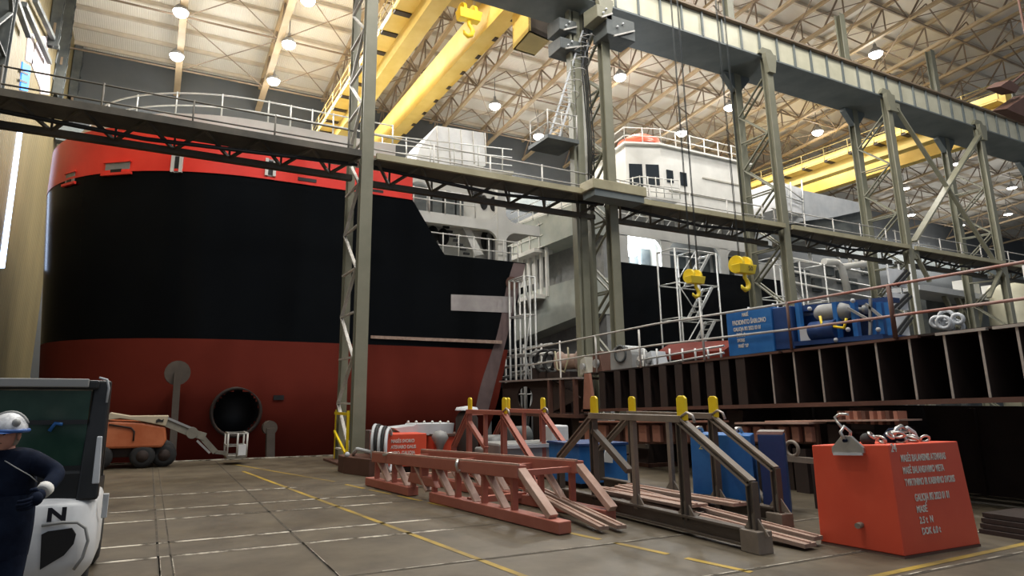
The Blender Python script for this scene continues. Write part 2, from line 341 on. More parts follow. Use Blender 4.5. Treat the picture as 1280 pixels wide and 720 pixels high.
# ---------------------------------------------------------------- lattice columns (front leg, rear leg, lacing)
YC, YR = 18.3, 20.1
CX = [-4.7, 5.42, 15.05, 24.65, 33.8, 42.7, 52.2, 61.5]
cl = ['dark lattice steel column at the left edge, cut off by the frame', 'tall olive lattice column with yellow-painted foot before the black hull', 'olive double column carrying the ladder and bracket platform',
      'olive double column behind the blue weight box, one hook beside it', 'olive double column with diagonal braces running off to its right', 'olive double column at the right edge, where the braces end', 'olive double column past the right edge of the view', 'olive double column past the right edge of the view']
def column(i):
    x = CX[i]; fm, rm = M['column'], M['column2'] if i > 1 else M['column']
    if i == 0: fm = rm = M['darksteel']
    r = root('lattice_column', (x, YC, 0), cl[i], 'column', 'hall columns')
    wf = .38; top = 17.6; z0 = 0
    b = MB(); b.ibeam((x, YC, z0), (x, YC, top), wf, .28, .03, (0, 1, 0)); b.bar((x, YC - .15, z0), (x, YC - .15, top), wf, .02, (0, 1, 0)); b.build('front_leg', fm, r)
    b = MB(); wr = .22 if i == 1 else .42
    b.ibeam((x, YR, z0), (x, YR, top + 6), wr, .34, .03, (0, 1, 0)); b.build('rear_leg', rm, r)
    b = MB(); z = .4; k = 0
    while z < top - 1.4:
        for sx in ((-wf / 2 + .03, wf / 2 - .03) if i != 1 else (-wf / 2 + .03,)):
            p, q = V((x + sx, YC + .15, z)), V((x + sx, YR - .15, z + 1.35))
            if k % 2: p.z, q.z = q.z, p.z
            b.bar(p, q, .05, .10, (1, 0, 0))
            if k % 2 == 0 or i == 1: b.bar((x + sx, YC + .15, z), (x + sx, YR - .15, z), .05, .09, (1, 0, 0))
        z += 1.35; k += 1
    b.build('lacing', M['railgrey'] if i == 1 else rm, r)
    b = MB(); b.box(x - .42, x + .42, YC - .55, YR + .4, 0, .06); b.build('base_plate', M['rust2'], r)
    b = MB(); b.prism([(-.2, 0), (.2, 0), (.36, .75), (.36, .95), (-.36, .95), (-.36, .75)], 'y', YC - .3, YC - .1)
    b.v = [p + V((x, 0, 16.75)) for p in b.v]; b.build('head_bracket', fm, r)
    b = MB(); b.prism([(0, 0), (0, .9), (.7, .9), (.7, .75)], 'y', YR - .15, YR + .15); b.v = [p + V((x + .15, 0, 16.7)) for p in b.v]
    b.prism([(x - .15, 16.7), (x - .15, 17.6), (x - .85, 17.6), (x - .85, 17.45)], 'y', YR - .15, YR + .15); b.each('haunch', M['girder'], r)
    if i == 1:
        b = MB()
        for yy, xx, zt in ((YR + .2, x - .1, 1.55), (YC + .12, x - .25, 1.55)): b.bar((xx, yy, 0.02), (xx, yy, zt), .07, .07)
        b.bar((x - .2, YR, .9), (x - .25, YC + .3, .35), .06, .06); b.bar((x - .2, YR, 1.45), (x - .25, YC + .2, 1.45), .05, .08)
        b.each('yellow_foot_angle', M['tabyellow'], r, label='yellow-painted foot of the lattice column')
    return r
cols = [column(i) for i in range(8)]
# rusty protective kerb box round the foot of the second column
r = root('column_kerb_box', (5.0, 16.6, 0), 'dark rusty steel box around the foot of the yellow-footed column', 'steel box')
b = MB(); p = [(4.62, 17.3), (4.62, 16.75), (5.0, 15.75), (5.42, 15.75), (5.42, 17.5), (5.0, 17.6)]
b.prism(p, 'z', 0, .42); b.build('body', M['rust2'], r, .015)
MB().bar((5.1, 15.62, .05), (6.9, 14.9, .05), .12, .1).build('skid', M['pinkedge'], r)
MB().ball((4.7, 16.7, .47), .07).tube([(4.95, 17.0, .45), (4.9, 16.5, .62), (5.2, 16.0, .55), (5.35, 15.8, .7)], .05, 6).build('rag', M['lightgrey'], r)
# crane runway box girder on the columns
r = root('crane_runway_girder', (20, YC, 17.7), 'long blue-grey crane runway girder with pale panelled web', 'girder')
b = MB(); b.box(-9, 66, YC - .02, YR + .25, 17.62, 17.70); b.box(-9, 66, YC + .12, YC + .2, 17.7, 18.95); b.box(-9, 66, YR, YR + .08, 17.7, 18.95); b.build('box', M['girder'], r)
x = -8.6
pn = MB(); pn.box(-9, 66, YC + .05, YC + .12, 17.72, 18.9); pn.build('web_plate', M['panel'], r)
b = MB(); k = 0
while x < 66:
    b.box(x - .03, x + .03, YC - .05, YC + .12, 17.7, 18.93); x += 1.22; k += 1
b.each('stiffener', M['girder'], r)
b = MB(); b.box(-9, 66, YC - .15, YC + .75, 18.93, 19.02); b.build('top_flange', M['truss2'], r)
b = MB(); b.box(-9, 66, YC + .3, YC + .38, 19.02, 19.16); b.build('crane_rail', M['rust2'], r)
b = MB()
for xx in CX: b.prism([(-.55, 0), (.55, 0), (.28, .34), (-.28, .34)], 'y', YC - .12, YC + .05); b.v[-8:] = [p + V((xx, 0, 17.72)) for p in b.v[-8:]]
b.each('seat_bracket', M['column'], r)
r = root('crane_runway_girder', (20, 45, 17.8), 'far crane runway girder along the dark back wall', 'girder')
MB().box(-6.9, 118.9, 44.6, 45.4, 17.8, 19.0).build('box', M['girder'], r); MB().box(-6.9, 118.9, 44.95, 45.05, 19.0, 19.14).build('crane_rail', M['rust2'], r)
# ---------------------------------------------------------------- walkway lattice beams between columns
WZ = 9.42
wlab = ['dark lattice walkway from the left edge to the yellow-footed column', 'lattice walkway beam between the yellow-footed column and the ladder column', 'lattice walkway beam between the ladder column and the column by the blue weight box',
        'lattice walkway beam between the column by the blue weight box and the braced column', 'lattice walkway beam right of the braced column', 'lattice walkway beam beyond the right edge']
for i in range(6):
    xa, xb = CX[i] + .25, CX[i + 1] - .25
    if i == 0: xa = -6.8
    r = root('walkway_beam', (xa, YC, WZ - 1), wlab[i], 'walkway', 'column walkway beams')
    mt = M['walk_brown_shade'] if i == 0 else M['walk']; DP = .56 if i == 0 else .66  # left span: its lack of light is put into the colour
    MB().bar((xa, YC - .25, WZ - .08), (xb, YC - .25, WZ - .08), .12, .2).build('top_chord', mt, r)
    MB().bar((xa, YC + .75, WZ - DP), (xb, YC + .75, WZ - DP), .2, .18).build('bottom_chord', M['walk_brown_shade'], r)
    MB().box(xa, xb, YC - .2, YC + .75, WZ - .16, WZ - .1).build('deck', M['walk_brown_shade'], r)
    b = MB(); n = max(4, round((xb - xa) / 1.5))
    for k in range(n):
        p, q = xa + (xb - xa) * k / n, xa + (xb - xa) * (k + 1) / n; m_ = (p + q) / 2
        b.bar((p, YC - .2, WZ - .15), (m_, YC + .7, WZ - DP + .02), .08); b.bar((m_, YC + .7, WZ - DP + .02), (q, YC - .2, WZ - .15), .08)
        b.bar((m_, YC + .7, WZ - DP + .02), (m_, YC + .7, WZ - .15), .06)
    b.build('web', M['walk_brown_shade'], r)
    hr = MB(); 
    for z in (.55, 1.05): hr.tube([(xa, YC + .7, WZ + z), (xb, YC + .7, WZ + z)], .025, 6)
    hr.build('handrail', M['walk_brown_shade'] if i == 0 else M['railgrey'], r)
    b = MB(); n = max(3, round((xb - xa) / 2.2))
    for k in range(n + 1): xx = xa + .15 + (xb - xa - .3) * k / n; b.tube([(xx, YC + .7, WZ - .1), (xx, YC + .7, WZ + 1.1)], .03, 6)
    b.each('stanchion', M['walk_brown_shade'] if i == 0 else M['railgrey'], r)
    b = MB(); b.tube([(xa, YC + .15, WZ - .3), ((xa + xb) / 2, YC + .15, WZ - .55), (xb, YC + .15, WZ - .3)], .06, 6); b.build('cable_run', M['rubber'], r)
# diagonal braces between braced column and right edge column
for a, b_, lb in (((1120, 135), (1255, 345), 'slim steel diagonal falling from the braced column head to the right edge'), ((1224, 168), (1142, 302), 'thick steel diagonal rising from the braced column to the right girder bracket'),
                  ((1144, 318), (1162, 352), 'short steel diagonal below the walkway at the braced column'), ((1252, 335), (1236, 372), 'short steel diagonal below the walkway near the right edge')):
    p, q = S(*a, Y=YC - .1), S(*b_, Y=YC - .1); wd = .34 if 'thick' in lb else .2
    r = root('diagonal_brace', p, lb, 'brace'); MB().bar(p, q, .1, wd, (0, 1, 0)).build('tube', M['column'], r)
    MB().box(p.x - .25, p.x + .25, p.y - .07, p.y + .07, p.z - .25, p.z + .25).build('gusset', M['column'], r)
# ladder, cable ladder, platform and boxes on the ladder column
x2 = CX[2]
r = root('access_ladder', (x2 - .9, YR - .6, 10), 'slanting steel ladder with hoops beside the double column', 'ladder')
p, q = S(690, 180, Y=19.3), S(734, 40, Y=18.9)
for s in (-.22, .22): MB().bar(p + V((s, 0, 0)), q + V((s, 0, 0)), .05, .07).build('stringer', M['lightgrey'], r)
b = MB()
for k in range(26): c = p.lerp(q, (k + .5) / 26); b.tube([c + V((-.22, 0, 0)), c + V((.22, 0, 0))], .018, 5)
b.each('rung', M['lightgrey'], r)
b = MB()
for k in range(9):
    c = p.lerp(q, (k + 1) / 10); b.tube([c + V((.38 * math.cos(a) , -.12 - .5 * math.sin(a), 0)) for a in [math.pi * j / 6 for j in range(7)]], .016, 5)
b.each('safety_hoop', M['railgrey'], r)
r = root('landing_platform', S(690, 180, Y=19.3), 'small railed landing hanging below the slanting ladder', 'platform')
c = S(700, 178, Y=19.3); b = MB(); b.box(c.x - .9, c.x + .55, 18.8, 20.2, c.z - .15, c.z); b.build('floor_plate', M['darksteel'], r)
b = MB()
for z in (.5, 1.0): b.tube([(c.x - .85, 20.1, c.z + z), (c.x - .85, 18.85, c.z + z), (c.x + .5, 18.85, c.z + z)], .025, 6)
for xx, yy in ((-.85, 20.1), (-.85, 18.85), (-.2, 18.85), (.5, 18.85)): b.tube([(c.x + xx, yy, c.z), (c.x + xx, yy, c.z + 1.05)], .025, 6)
b.build('railing', M['railgrey'], r)
r = root('bracket_platform', (x2, YC - .6, WZ), 'olive box bracket platform on the ladder column at walkway height', 'platform')
a, b_ = S(735, 243, Y=YC - .55), S(796, 250, Y=YC - .55)
MB().box(a.x - .1, b_.x + .1, YC - 1.0, YC - .2, 9.25, 9.62).build('box', M['walk'], r, .02)
MB().box(a.x, b_.x, YC - .95, YC - .25, 9.0, 9.25).build('underside', M['girder'], r)
for i, (u, v, w_, h_) in enumerate(((703, 36, .42, .34), (706, 60, .48, .30), (768, 38, .7, .55), (748, 20, .36, .34))):
    c = S(u, v, Y=19.3 if i < 2 else 18.0)
    r = root('cable_box', c, ('upper dark box left of the ladder column head', 'lower dark box left of the ladder column head', 'dark angular box right of the ladder column head', 'pale bracket box on the ladder column head')[i], 'box')
    mt = M['column'] if i == 3 else M['darksteel']
    MB().hexa([(c.x - w_, c.y - .4, c.z - h_), (c.x + w_, c.y - .4, c.z - h_), (c.x + w_, c.y + .5, c.z - h_), (c.x - w_, c.y + .5, c.z - h_)],
              [(c.x - w_, c.y - .4, c.z + h_ * .6), (c.x + w_, c.y - .4, c.z + h_ * .6), (c.x + w_, c.y + .5, c.z + h_), (c.x - w_, c.y + .5, c.z + h_)]).build('case', mt, r, .03)
    MB().bar((c.x - w_ * .6, c.y - .45, c.z - h_ * 1.1), (c.x + w_ * .9, c.y - .45, c.z - h_ * .2), .06).build('strap', M['railgrey'], r)
    b = MB()
    for q_ in (-.3, .1): b.ball((c.x + w_ * q_, c.y - .45, c.z + q_ * .5), .05, 8, 5)
    b.each('fixing', M['lightgrey'], r)
r = root('cable_riser', (x2 - .55, 19.2, 0), 'dark vertical cable trunk running up between the legs of the ladder column', 'cable trunk')
for dx, wd, mt in ((-.75, .3, 'column2'), (-.35, .16, 'column2'), (-1.05, .1, 'column2')): MB().box(x2 + dx - wd / 2, x2 + dx + wd / 2, 19.0, 19.3, .06, 17.5).build('duct', M[mt], r)
b = MB()
for k in range(4): b.tube([(x2 - .55 + .08 * k, 18.95, 9), (x2 - .5 + .1 * k, 18.9, 12), (x2 - .6 + .09 * k, 18.95, 15), (x2 - .4 + .08 * k, 18.95, 17.5)], .025, 5)
b.build('cable', M['rubber'], r)
# ---------------------------------------------------------------- overhead bridge cranes
def crane(dx, label, near=19.0):
    r = root('overhead_crane', (12 + dx, near, 20), label, 'crane', 'yellow overhead cranes')
    f = 45.2
    MB().box(10.06 + dx, 10.88 + dx, near, f, 20, 21.7).build('bridge_girder', M['crane'], r)
    MB().box(13.42 + dx, 14.15 + dx, near, f, 20, 21.8).build('bridge_girder', M['crane'], r)
    for xa, xb in ((9.1, 10.06), (14.15, 15.0)):
        p = MB(); q = MB(); y = near
        p.box(xa + dx if xa < 12 else xb - .06 + dx, xa + .06 + dx if xa < 12 else xb + dx, near, f, 20.9, 21.1)
        while y < f - 2:
            p.box(xa + dx, xb + dx, y + .1, y + 1.75, 20.78, 20.84); q.box(xa + .05 + dx, xb - .05 + dx, y + 1.72, y + 2.08, 20.72, 21.0); y += 2
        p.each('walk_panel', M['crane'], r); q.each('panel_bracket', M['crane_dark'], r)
        h = MB()
        for z in (21.45, 21.95): h.tube([((xa if xa < 12 else xb) + dx, near, z), ((xa if xa < 12 else xb) + dx, f, z)], .03, 6)
        k = near
        while k < f: h.tube([((xa if xa < 12 else xb) + dx, k, 20.9), ((xa if xa < 12 else xb) + dx, k, 22)], .03, 6); k += 2
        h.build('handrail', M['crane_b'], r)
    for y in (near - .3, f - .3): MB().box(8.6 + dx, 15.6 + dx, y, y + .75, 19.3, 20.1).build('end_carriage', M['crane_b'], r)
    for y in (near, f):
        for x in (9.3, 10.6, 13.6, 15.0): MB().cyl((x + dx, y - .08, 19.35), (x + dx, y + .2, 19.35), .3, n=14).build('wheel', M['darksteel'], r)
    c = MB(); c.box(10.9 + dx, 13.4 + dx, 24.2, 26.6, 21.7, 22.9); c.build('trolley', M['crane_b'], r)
    d = MB(); d.cyl((11.2 + dx, 25.2, 22), (13.1 + dx, 25.2, 22), .45, n=18); d.build('rope_drum', M['crane_dark'], r)
    return r
cr = crane(0, 'yellow overhead bridge crane spanning above the bow of the black ship')
# operator cab slung under the crane bridge
r2 = MB(); k = [S(641, 62, Z=18.2), S(668, 70, Z=18.2), S(688, 50, Z=18.2), S(662, 38, Z=18.2)]
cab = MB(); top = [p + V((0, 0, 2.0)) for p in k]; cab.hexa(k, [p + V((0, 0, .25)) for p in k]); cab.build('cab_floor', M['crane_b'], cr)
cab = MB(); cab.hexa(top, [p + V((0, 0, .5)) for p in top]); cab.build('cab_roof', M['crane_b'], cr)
cab = MB(); cab.hexa([k[0], k[1], k[1].lerp(k[2], .06), k[0].lerp(k[3], .06)], [k[0] + V((0, 0, 1.1)), k[1] + V((0, 0, 2)), k[1].lerp(k[2], .06) + V((0, 0, 2)), k[0].lerp(k[3], .06) + V((0, 0, 1.1))])
cab.hexa([k[0], k[3], k[3].lerp(k[2], .06), k[0].lerp(k[1], .06)], [k[0] + V((0, 0, 2)), k[3] + V((0, 0, 2)), k[3].lerp(k[2], .06) + V((0, 0, 2)), k[0].lerp(k[1], .06) + V((0, 0, 2))]); cab.build('cab_side', M['crane'], cr)
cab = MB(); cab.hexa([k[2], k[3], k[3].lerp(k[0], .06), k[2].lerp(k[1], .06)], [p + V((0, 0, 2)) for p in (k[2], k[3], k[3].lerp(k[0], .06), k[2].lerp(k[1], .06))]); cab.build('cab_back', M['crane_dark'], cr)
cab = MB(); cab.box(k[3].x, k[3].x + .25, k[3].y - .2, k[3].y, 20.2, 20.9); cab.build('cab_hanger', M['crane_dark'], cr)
crane(38.5, 'far yellow overhead bridge crane seen between the right columns')
def hook_block(name, c, s, label, txt=None, topz=None, group='crane hook blocks', tilt=0.):
    r = root(name, c, label, 'hook block', group); x, y, z = c
    for dx in (-.30, .30):
        b = MB(); b.cyl((x + dx * s - .09 * s, y + .2 * s, z + .16 * s), (x + dx * s + .09 * s, y + .2 * s, z + .16 * s), .46 * s, n=22); b.build('sheave_guard', M['hook'], r, .01)
    b = MB(); b.hexa([(x - .55 * s, y - .2 * s, z - .35 * s), (x + .55 * s, y - .2 * s, z - .35 * s), (x + .55 * s, y + .2 * s, z - .35 * s), (x - .55 * s, y + .2 * s, z - .35 * s)],
                     [(x - .62 * s, y - .3 * s, z + .12 * s), (x + .62 * s, y - .3 * s, z + .12 * s), (x + .62 * s, y + .3 * s, z + .12 * s), (x - .62 * s, y + .3 * s, z + .12 * s)])
    b.build('block', M['hook'], r, .03 * s)
    b = MB(); pts = [(0, -.3), (0, -.55), (.12, -.7), (.22, -.88), (.16, -1.1), (-.04, -1.2), (-.24, -1.1), (-.30, -.95)]
    b.tube([(x + p * s, y, z + q * s) for p, q in pts], [.09 * s, .1 * s, .1 * s, .12 * s, .13 * s, .12 * s, .09 * s, .03 * s], 10); b.build('hook', M['hook'], r)
    b = MB()
    for dx in (-.34, -.26, .26, .34): b.tube([(x + dx * s, y, z + .3 * s), (x + dx * s, y, topz)], .012, 5)
    b.build('rope', M['darksteel'], r)
    if txt: lettering(r, txt, .34 * s, (x - .05 * s, y - .305 * s, z - .22 * s), (1, 0, 0), (0, 0, 1), M['letter_d'])
    return r
c = S(586, 18, Y=25.2); hook_block('hook_block', c, 1.0, 'yellow hook block slung under the overhead crane at the top of the picture', topz=21.66)
c = S(930, 334, Y=14); hook_block('hook_block', c, .62, 'yellow hook block marked 50, hanging beside the olive column', '50', topz=roofz(14) - .02)
c = S(869, 348, Y=14.6); hook_block('hook_block', c, .50, 'yellow hook block without number, hanging before the scaffold stair', topz=roofz(14.6) - .02)
# ---------------------------------------------------------------- high-bay lamps
def lamp(c, label, big=True, power=None, vis=True):
    r = root('high_bay_lamp', c, label, 'lamp', 'high-bay lamps'); x, y, z = c
    b = MB(); b.lathe([(.10, .75), (.12, .5), (.28, .36), (.46, .06), (.46, 0.0), (.44, .0), (.42, .05)], (x, y, z)); b.build('reflector', M['grey'], r)
    b = MB(); b.ball((x, y, z), (.43, .43, .34 if big else .1), 16, 8); b.build('glowing_bulb', M['lampglow'], r)
    b = MB(); b.tube([(x, y, z + .7), (x, y, roofz(y) - .2)], .03, 6); b.build('stem', M['darksteel'], r)
    for kind, k in (('SPOT', 1.), ('POINT', UPK)):
        L = bpy.data.lights.new('lamp_light', kind); L.energy = (power or PWR) * k; L.shadow_soft_size = .5; L.color = LCOL
        if kind == 'SPOT': L.spot_size = math.radians(172); L.spot_blend = .35
        o = bpy.data.objects.new('lamp_light', L); COL.objects.link(o); o.parent = r; o.location = (0, 0, -.75)
PWR = 2800; AISLE = .9; UPK = .09; LCOL = (1., .97, .915)
LAMPS = [(226, 15, 'topmost of the two lamps in the leftmost column of lamps'), (221, 70, 'lower lamp above the left part of the red bow'), (361, 55, 'middle lamp between the bow lamps and the tall olive column'), (342, 101, 'lowest glowing lamp just above the bow railing'),
         (385, 0, 'lamp cut by the top edge left of the tall column'), (775, 96, 'large glowing lamp right of the ladder column'), (673, 170, 'low lamp left of the ladder column above the white casing'), (912, 134, 'lamp left of the third double column, near the girder'),
         (852, 166, 'lamp directly above the white wheelhouse'), (1022, 165, 'lamp between the third double column and the braced column'), (1131, 236, 'small lamp beside the braced column, upper one'), (1139, 269, 'small lamp beside the braced column, lower one'),
         (1201, 282, 'small lamp left of the last column, lowest one'), (1265, 235, 'small lamp at the right edge, upper one'), (1260, 268, 'small lamp at the right edge, lower one'), (1197, 205, 'small lamp behind the crossing braces')]
for u, v, l in LAMPS:
    z = 24.2; c = None
    for _ in range(6): c = S(u, v, Z=z); z = roofz(min(max(c.y, 12), 47)) - 2.6
    lamp(c, 'glowing high-bay lamp, ' + l, v < 180)
for x, y in ((-3, 4), (2.5, 9), (8, 3), (8.5, 12), (14.5, 6), (22, 8), (2.5, 15.5), (14, 14), (30, 12), (20, 30), (8, 22), (31, 26), (-1, 22.5), (22, 40), (44, 24)):  # unseen lamps added to light the hall from above
    lamp(V((x, y, roofz(y) - 2.6)), 'added unseen high-bay lamp above the top edge of the picture', power=PWR * AISLE)
# ================================================================ first ship: black bow section in the dock
YH, YM = 25.0, 33.0          # starboard side, centre line
def xend(z): return 13.3 + min(max(z, -1.2), 8.15) * .245
def plan(s, z, off=0., x1=None):
    """s 0..1 straight starboard side from the right end, 1..2 round to the stem"""
    xs, xe = 3.4, (x1 if x1 is not None else xend(z))
    xst = -5.0 + max(0, 10.5 - z) * .08 + off
    ins = off + (0 if z > 2.2 else ((2.2 - z) / 3.4) ** 2 * 1.6)
    if s <= 1: return V((xe + (xs - xe) * s, YH + ins, z))
    a = (s - 1) * math.pi / 2
    return V((xs + (xst - xs) * math.sin(a), YM - (YM - YH - ins) * math.cos(a) ** .9, z))
def ztop(x): return 10.5 if x < 9.55 else 10.5 - (x - 9.55) / 1.55 * 2.35 if x < 11.1 else 8.15
def zbul(x): return 12.35 if x < .9 else 12.35 - (x - .9) / 1.6 * .87 if x < 2.5 else 11.48 + (x - 2.5) * .012
def mirror(p): return V((p.x, 2 * YM - p.y, p.z))
def hull_band(name, zlo, zhi, m, x1=None, s0=0., nv=12, both=True):
    b = MB()
    for side in ((0, 1) if both else (0,)):
        def fn(a, c):
            s = s0 + (2 - s0) * a; p = plan(s, 9, x1=x1); lo = zlo(p.x); hi = zhi(p.x); q = plan(s, lo + (hi - lo) * c, x1=x1)
            return mirror(q) if side else q
        b.grid(fn, 64, nv)
    return b.build(name, m, ship, fix=False)
ship = root('ship', (5, YM, -1.3), 'large ship bow section, black topsides, bright red bulwark, dull red bottom', 'ship', 'ships under construction')
hb = MB()
for side in (0, 1):
    def fb(a, c, side=side): q = plan(2 * a, -1.2 + 5.25 * c); return mirror(q) if side else q
    hb.grid(fb, 240, 44)
ho_ = hb.build('bottom_plating', M['red_hull'], ship, fix=False)
TC = S(295, 515, Y=YH + .15); bm = bmesh.new(); bm.from_mesh(ho_.data)      # the bow thruster opening
bmesh.ops.delete(bm, geom=[f for f in bm.faces if f.calc_center_median().y + YM < 28 and (f.calc_center_median().x + 5 - TC.x) ** 2 + (f.calc_center_median().z - 1.3 - TC.z) ** 2 < .64], context='FACES'); bm.to_mesh(ho_.data); bm.free()
hb = MB()
def tside(a, c):
    s = 2 * a
    x = plan(s, 8.15).x; hi = ztop(x); z = 4.05 + (hi - 4.05) * c; q = plan(s, min(z, 8.15) if s < .35 else z)
    if s <= 1:
        xs, xe = 3.4, xend(min(z, 8.15)); q = V((xe + (xs - xe) * s, YH, z))
    else: q = plan(s, z)
    return q
for side in (0, 1):
    hb.grid((lambda a, c: mirror(tside(a, c))) if side else tside, 160, 14)
hb.build('topside_plating', M['black_hull'], ship, fix=False)
hb = MB()
def bul(a, c, off=0.):
    s = 2 * a; x = 9.55 + (3.4 - 9.55) * min(s, 1) if s <= 1 else plan(s, 10.5).x
    hi = zbul(x); z = 10.5 + (hi - 10.5) * c
    if s <= 1: return V((x, YH - .01 + off, z))
    q = plan(s, 10.5, off); q.z = z; q.y -= .01; return q
for side in (0, 1): hb.grid((lambda a, c: mirror(bul(a, c))) if side else bul, 96, 4)
bo = hb.build('bulwark', M['red_bul'], ship, fix=False)
b = MB(); b.grid(lambda a, c: bul(a, 0, 0) + V((0, -.05 * (1 if True else 0), -.05 + .1 * c)), 96, 1); b.build('knuckle_line', M['red_bul'], bo, fix=False)
b = MB(); b.grid(lambda a, c: bul(a, 1, .32 * c), 96, 1); b.build('bulwark_cap', M['red_bul'], bo, fix=False)
# forecastle deck, inner upper deck edge, transom end
b = MB(); n = 40
for z, off in ((10.35, .05),):
    ring = [plan(2 * k / n, z, off, x1=9.55) for k in range(n + 1)]; b.add(ring + [mirror(p) for p in ring], [(k, k + 1, n + 2 + k, n + 1 + k) for k in range(n)])
b.build('forecastle_deck', M['beige'], ship)
b = MB(); ring = [V((p.x, p.y, 12.55)) for p in (plan(2 * k / n, 10.5, .8, x1=9) for k in range(n + 1))]; full = ring + [mirror(p) for p in ring][::-1]
b.hexa([p for p in full], [p + V((0, 0, .68)) for p in full]); b.build('upper_deck_edge', M['white'], ship)
b = MB(); full2 = [V((p.x, p.y + .02, 12.4)) for p in (plan(2 * k / n, 10.5, 1.6, x1=8.5) for k in range(n + 1))]; full2 = full2 + [mirror(p) for p in full2][::-1]
b.hexa([V((p.x, p.y, 10.4)) for p in full2], full2); b.build('deckhouse_wall', M['beige'], ship)
b = MB()
rr = [plan(2 * k / 60, 10.5, 1.25, x1=9) for k in range(61)]
for z in (13.8, 14.35): b.tube([(p.x, p.y, z) for p in rr], .03, 6)
for k in range(0, 61, 5): p = rr[k]; b.tube([(p.x, p.y, 13.2), (p.x, p.y, 14.4)], .035, 6)
b.build('bow_railing', M['galv'], ship)
b = MB(); b.box(9.0, 11.8, 27.2, 39, 8.2, 8.3); b.box(9, 15.2, YH + .05, 41 - .05, 8.0, 8.1); b.build('main_deck', M['beige'], ship)
b = MB()
for zA, zB in ((-1.2, 8.1),):
    lo = [V((xend(zA), YH + 1.6, zA)), V((xend(zA), 2 * YM - YH - 1.6, zA))]; mid = [V((xend(2.2), YH, 2.2)), V((xend(2.2), 41, 2.2))]; hi = [V((xend(8.1), YH, 8.1)), V((xend(8.1), 41, 8.1))]
    b.add(lo + mid + hi, [(0, 1, 3, 2), (2, 3, 5, 4)])
b.build('end_bulkhead', M['primer'], ship)
# bare steel strip at the cut end, with burnt hole; grey patch; pale rubbing strake
b = MB()
b.grid(lambda a, c: V((xend(-.5 + 8.6 * c) - (.62 + .08 * math.sin(c * 9)) * (1 - a) + .02, YH - .015, 1.2 + 6.9 * c)), 1, 16, False)
b.v = [V((min(p.x, xend(p.z) + .01), p.y, p.z)) for p in b.v]
be = b.build('bare_steel_edge', M['primer'], ship, fix=False)
c = S(640, 354, Y=YH - .03); b = MB(); b.cyl((c.x, c.y, c.z), (c.x, c.y + .02, c.z), .32, n=14); b.build('burn_mark', M['rust2'], be)
def ypatch(name, quad, y, m, parent, th=.03):
    p = [S(u, v, Y=y) for u, v in quad]; b = MB(); b.hexa([V((q.x, y, q.z)) for q in p], [V((q.x, y + th, q.z)) for q in p]); return b.build(name, m, parent)
ypatch('grey_plate_strip', [(564, 368), (641, 371), (640, 391), (564, 388)], YH - .035, M['patch'], ship)
a, c = S(463, 421, Y=YH), S(632, 428, Y=YH); b = MB(); b.hexa([(a.x, YH, a.z - .07), (c.x - .3, YH, c.z - .09), (c.x - .3, YH - .22, c.z - .09), (a.x, YH - .06, a.z - .07)], [(a.x, YH, a.z + .05), (c.x - .3, YH, c.z + .05), (c.x - .3, YH - .22, c.z + .05), (a.x, YH - .06, a.z + .05)]); b.build('rubbing_strake', M['plank'], ship)
# fairleads and freeing ports in the bulwark
def on_bul(u, v):
    # nearest point of the bulwark surface seen at this pixel
    best = None
    for k in range(0, 400):
        q = bul(k / 400, 0); r = S(u, v, Y=q.y)
        e = abs(r.x - q.x)
        if best is None or e < best[0]: best = (e, r, k)
    e, r, k = best; t = (bul(min(k + 2, 400) / 400, 0) - bul(max(k - 2, 0) / 400, 0)).normalized()
    return r, (t if t.x > 0 else -t)
for u, v, w_, h_, nm in ((88, 223, .62, .42, 'fairlead'), (147, 210, 1.05, .42, 'fairlead'), (222, 205, .42, .72, 'roller_fairlead'), (338, 210, .42, .72, 'roller_fairlead'), (384, 225, .75, .14, 'freeing_port'), (472, 239, .5, .12, 'freeing_port')):
    p, t = on_bul(u, v); nrm = V((t.y, -t.x, 0)); nrm = nrm if nrm.y < 0 else -nrm
    def bx(b, x0, x1, z0, z1, d0, d1):
        pts = [p + t * x + V((0, 0, z)) for x, z in ((x0, z0), (x1, z0), (x1, z1), (x0, z1))]; b.hexa([q + nrm * d0 for q in pts], [q + nrm * d1 for q in pts])
    W, H_ = w_ / 2, h_ / 2
    b = MB(); bx(b, -W, W, -H_, H_, -.05, .025); fo = b.build(nm, M['dark'] if nm == 'freeing_port' else M['grey'], bo)
    if nm == 'fairlead':
        b = MB(); bx(b, -W - .08, W + .08, H_, H_ + .05, 0, .07); bx(b, -W - .12, W + .15, -H_ - .1, -H_, 0, .10); b.each('lip', M['red_bul'], fo)
        b = MB(); bx(b, -W * .5, W * .4, -H_, -H_ * .3, .02, .05); b.build('opening', M['dark'], fo)
    if nm == 'roller_fairlead':
        b = MB(); bx(b, -W, -W * .45, -H_, H_, .02, .12); bx(b, W * .45, W, -H_, H_, .02, .12); b.each('roller', M['white'], fo)
        b = MB(); bx(b, -W * .42, W * .42, -H_ * .8, H_ * .8, .02, .05); b.build('opening', M['dark'], fo)
# bow thruster tunnel
c = S(295, 515, Y=YH + .15)
b = MB(); b.lathe([(.86, -.10), (.90, -.02), (.83, 0), (.81, 1.4), (.001, 1.4)], (c.x, YH + .1, c.z), (0, 1, 0), 28); b.build('bow_thruster_tunnel', M['dark'], ship)
b = MB(); b.ring((c.x, YH + .06, c.z), .86, .07, (0, 1, 0), 28); b.build('tunnel_rim', M['rust'], ship)
ypatch('draught_slot', [(342, 494), (355, 494), (355, 500), (342, 500)], YH - .03, M['dark'], ship)
